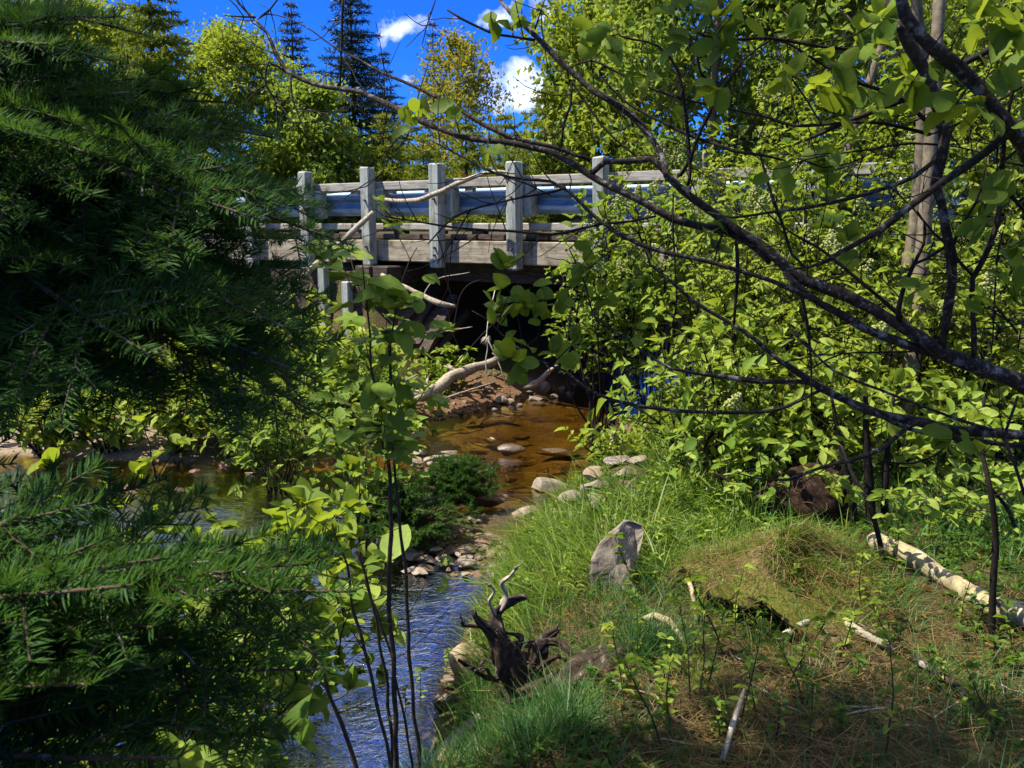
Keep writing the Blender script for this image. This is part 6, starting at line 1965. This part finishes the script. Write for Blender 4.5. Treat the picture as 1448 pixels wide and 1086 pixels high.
# dark tufts close by
g = G()
S_ = np.array(st.location)
dk = lambda x, y: np.clip(smooth(.0, .2, sdist(x, y)) * smooth(.75, .25, sdist(x, y) + .2 * n2(x, y, 3)) + .24 + .5 * smooth(.25, .6, n2(x, y, 2.6, 3)), 0, 1)
xs, ys = scatter(6500, -.5, 3.2, 2.05, 5.0, lambda x, y: dk(x, y) * (np.hypot(x - S_[0], y - S_[1] + .12) > .17) * (sdist(x, y) > .02) * (np.hypot(x - HUM_C[0], y - HUM_C[1]) > .38))
tufts(g, r, xs, ys, 8, .15, .0036, .35, 3, .025)
xs, ys = scatter(500, -.25, .22, 2.3, 2.9, lambda x, y: smooth(.03, .12, sdist(x, y)) * (y < S_[1] - .26))
tufts(g, r, xs, ys, 13, .15, .0034, .3, 3, .02)
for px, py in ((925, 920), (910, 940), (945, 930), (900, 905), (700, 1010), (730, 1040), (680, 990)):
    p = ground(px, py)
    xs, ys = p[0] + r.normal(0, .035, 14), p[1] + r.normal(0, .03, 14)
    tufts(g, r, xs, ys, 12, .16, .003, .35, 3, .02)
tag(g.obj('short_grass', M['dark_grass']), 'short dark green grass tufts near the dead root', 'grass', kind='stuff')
# grass of the slopes behind, far bank and embankment
g = G()
xs, ys = scatter(9000, -9, 9, 4.2, 13, lambda x, y: smooth(.15, .5, sdist(x, y)) * (bdist(x, y) > .1) * (.45 + .4 * n2(x, y, 1.6, 2)) * (1 - smooth(-1.3, -.9, x) * smooth(1.2, .8, x) * smooth(8.3, 8.7, y)) * (1 - smooth(.7, .9, x) * smooth(2.6, 2.3, x) * smooth(6.8, 7.2, y)))
tufts(g, r, xs, ys, 8, .22, .008, .4, 2, .06)
xs, ys = scatter(3500, -20, 14, 13.5, 30, lambda x, y: (sdist(x, y) > .4) * (bdist(x, y) < -6.2) * .8)
tufts(g, r, xs, ys, 8, .45, .018, .4, 2, .12)
tag(g.obj('slope_grass', M['grass']), 'rough green grass over the slopes and embankment', 'grass', kind='stuff')
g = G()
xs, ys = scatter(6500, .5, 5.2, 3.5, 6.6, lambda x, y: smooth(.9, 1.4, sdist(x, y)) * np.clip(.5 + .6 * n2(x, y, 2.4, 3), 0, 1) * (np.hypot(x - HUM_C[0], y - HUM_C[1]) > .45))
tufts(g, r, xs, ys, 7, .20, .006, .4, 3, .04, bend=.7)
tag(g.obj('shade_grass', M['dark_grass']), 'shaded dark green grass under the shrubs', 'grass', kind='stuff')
# dead straw lying on the bank
g = G()
n = 60000
xs, ys = scatter(n, -.3, 3.4, 2.0, 5.4, lambda x, y: smooth(.2, .5, sdist(x, y)) * np.clip(.55 + .6 * n2(x, y, 2.2, 4), .05, 1) * smooth(5.4, 4.2, y))
m = len(xs)
az = r.uniform(0, 6.28, m)
D = nrm(np.stack([np.cos(az), np.sin(az), r.normal(.12, .16, m)], -1))
S = nrm(np.cross(D, UP) + .3 * r.normal(size=(m, 3)))
B = .5 * np.stack([np.cos(az + 1.5), np.sin(az + 1.5), -.3 + 0 * az], -1) * r.normal(0, .6, (m, 1))
strips(g, np.stack([xs, ys, height(xs, ys) + r.uniform(.002, .03, m)], -1), D, B, S, r.uniform(.04, .17, m), .0024, 3, 0, None, .3)
# straw over the hummock, hanging off its lip
hv = HUM_V.reshape(-1, 3)
pk = r.integers(0, len(hv), 2600)
P = hv[pk] + .01 * r.normal(size=(2600, 3))
o_ = nrm((P - HUM_C) * (1, 1, 0))
D = nrm(o_ * r.uniform(-.2, 1, (2600, 1)) + r.normal(size=(2600, 3)) * (.7, .7, .15) + (0, 0, .12))
strips(g, P + (0, 0, .008), D, np.array([0, 0, -.45]) * r.uniform(.2, 1.2, (2600, 1)), nrm(np.cross(D, UP) + .2 * r.normal(size=(2600, 3))), r.uniform(.05, .16, 2600), .0026, 3, 0, None, .3)
tag(g.obj('dead_grass', M['straw']), 'bleached straw and dead grass matted over the bank', 'dead grass', kind='stuff')
# fresh blades on the hummock
g = G()
pk = r.integers(0, len(hv), 1100)
tufts(g, r, hv[pk][:, 0], hv[pk][:, 1], 5, .085, .003, .5, 2, .02, z=hv[pk][:, 2])
tag(g.obj('hummock_grass', M['grass']), 'sparse green blades sprouting from the hummock', 'grass', kind='stuff')
# low broad herbs among the litter
g = G()
xs, ys = scatter(9000, -.2, 3.6, 2.05, 6.2, lambda x, y: smooth(.25, .5, sdist(x, y)) * np.clip(.3 + .8 * n2(x, y, 1.9, 5), 0, 1) * (np.hypot(x - HUM_C[0], y - HUM_C[1]) > .35))
m = len(xs)
k = 5
P = np.repeat(np.stack([xs, ys, height(xs, ys) + r.uniform(0, .05, m)], -1), k, 0)
az = r.uniform(0, 6.28, m * k)
D = np.stack([np.cos(az), np.sin(az), r.uniform(.1, .9, m * k)], -1)
Ls = np.repeat(r.uniform(.016, .042, m), k)
leaves(g, P, D, nrm(np.array([0, 0, 1]) + .35 * r.normal(size=(m * k, 3))), Ls, Ls * .5, LEAF_MID, 0)
tag(g.obj('ground_herbs', M['cool']), 'low green herbs creeping through the litter', 'ground cover', kind='stuff')
# fallen leaves
g = G()
xs, ys = scatter(900, -.2, 3.4, 2.05, 5.5, lambda x, y: smooth(.25, .5, sdist(x, y)))
m = len(xs)
Ls = r.uniform(.02, .05, m)
leaves(g, np.stack([xs, ys, height(xs, ys) + .012], -1), rdir(r, m) * (1, 1, .15), nrm(np.array([0, 0, 1]) + .3 * r.normal(size=(m, 3))), Ls, Ls * .5, LEAF_MID, 0)
tag(g.obj('leaf_litter', M['dead_leaf']), 'brown fallen leaves lying on the bank', 'leaf litter', kind='stuff')
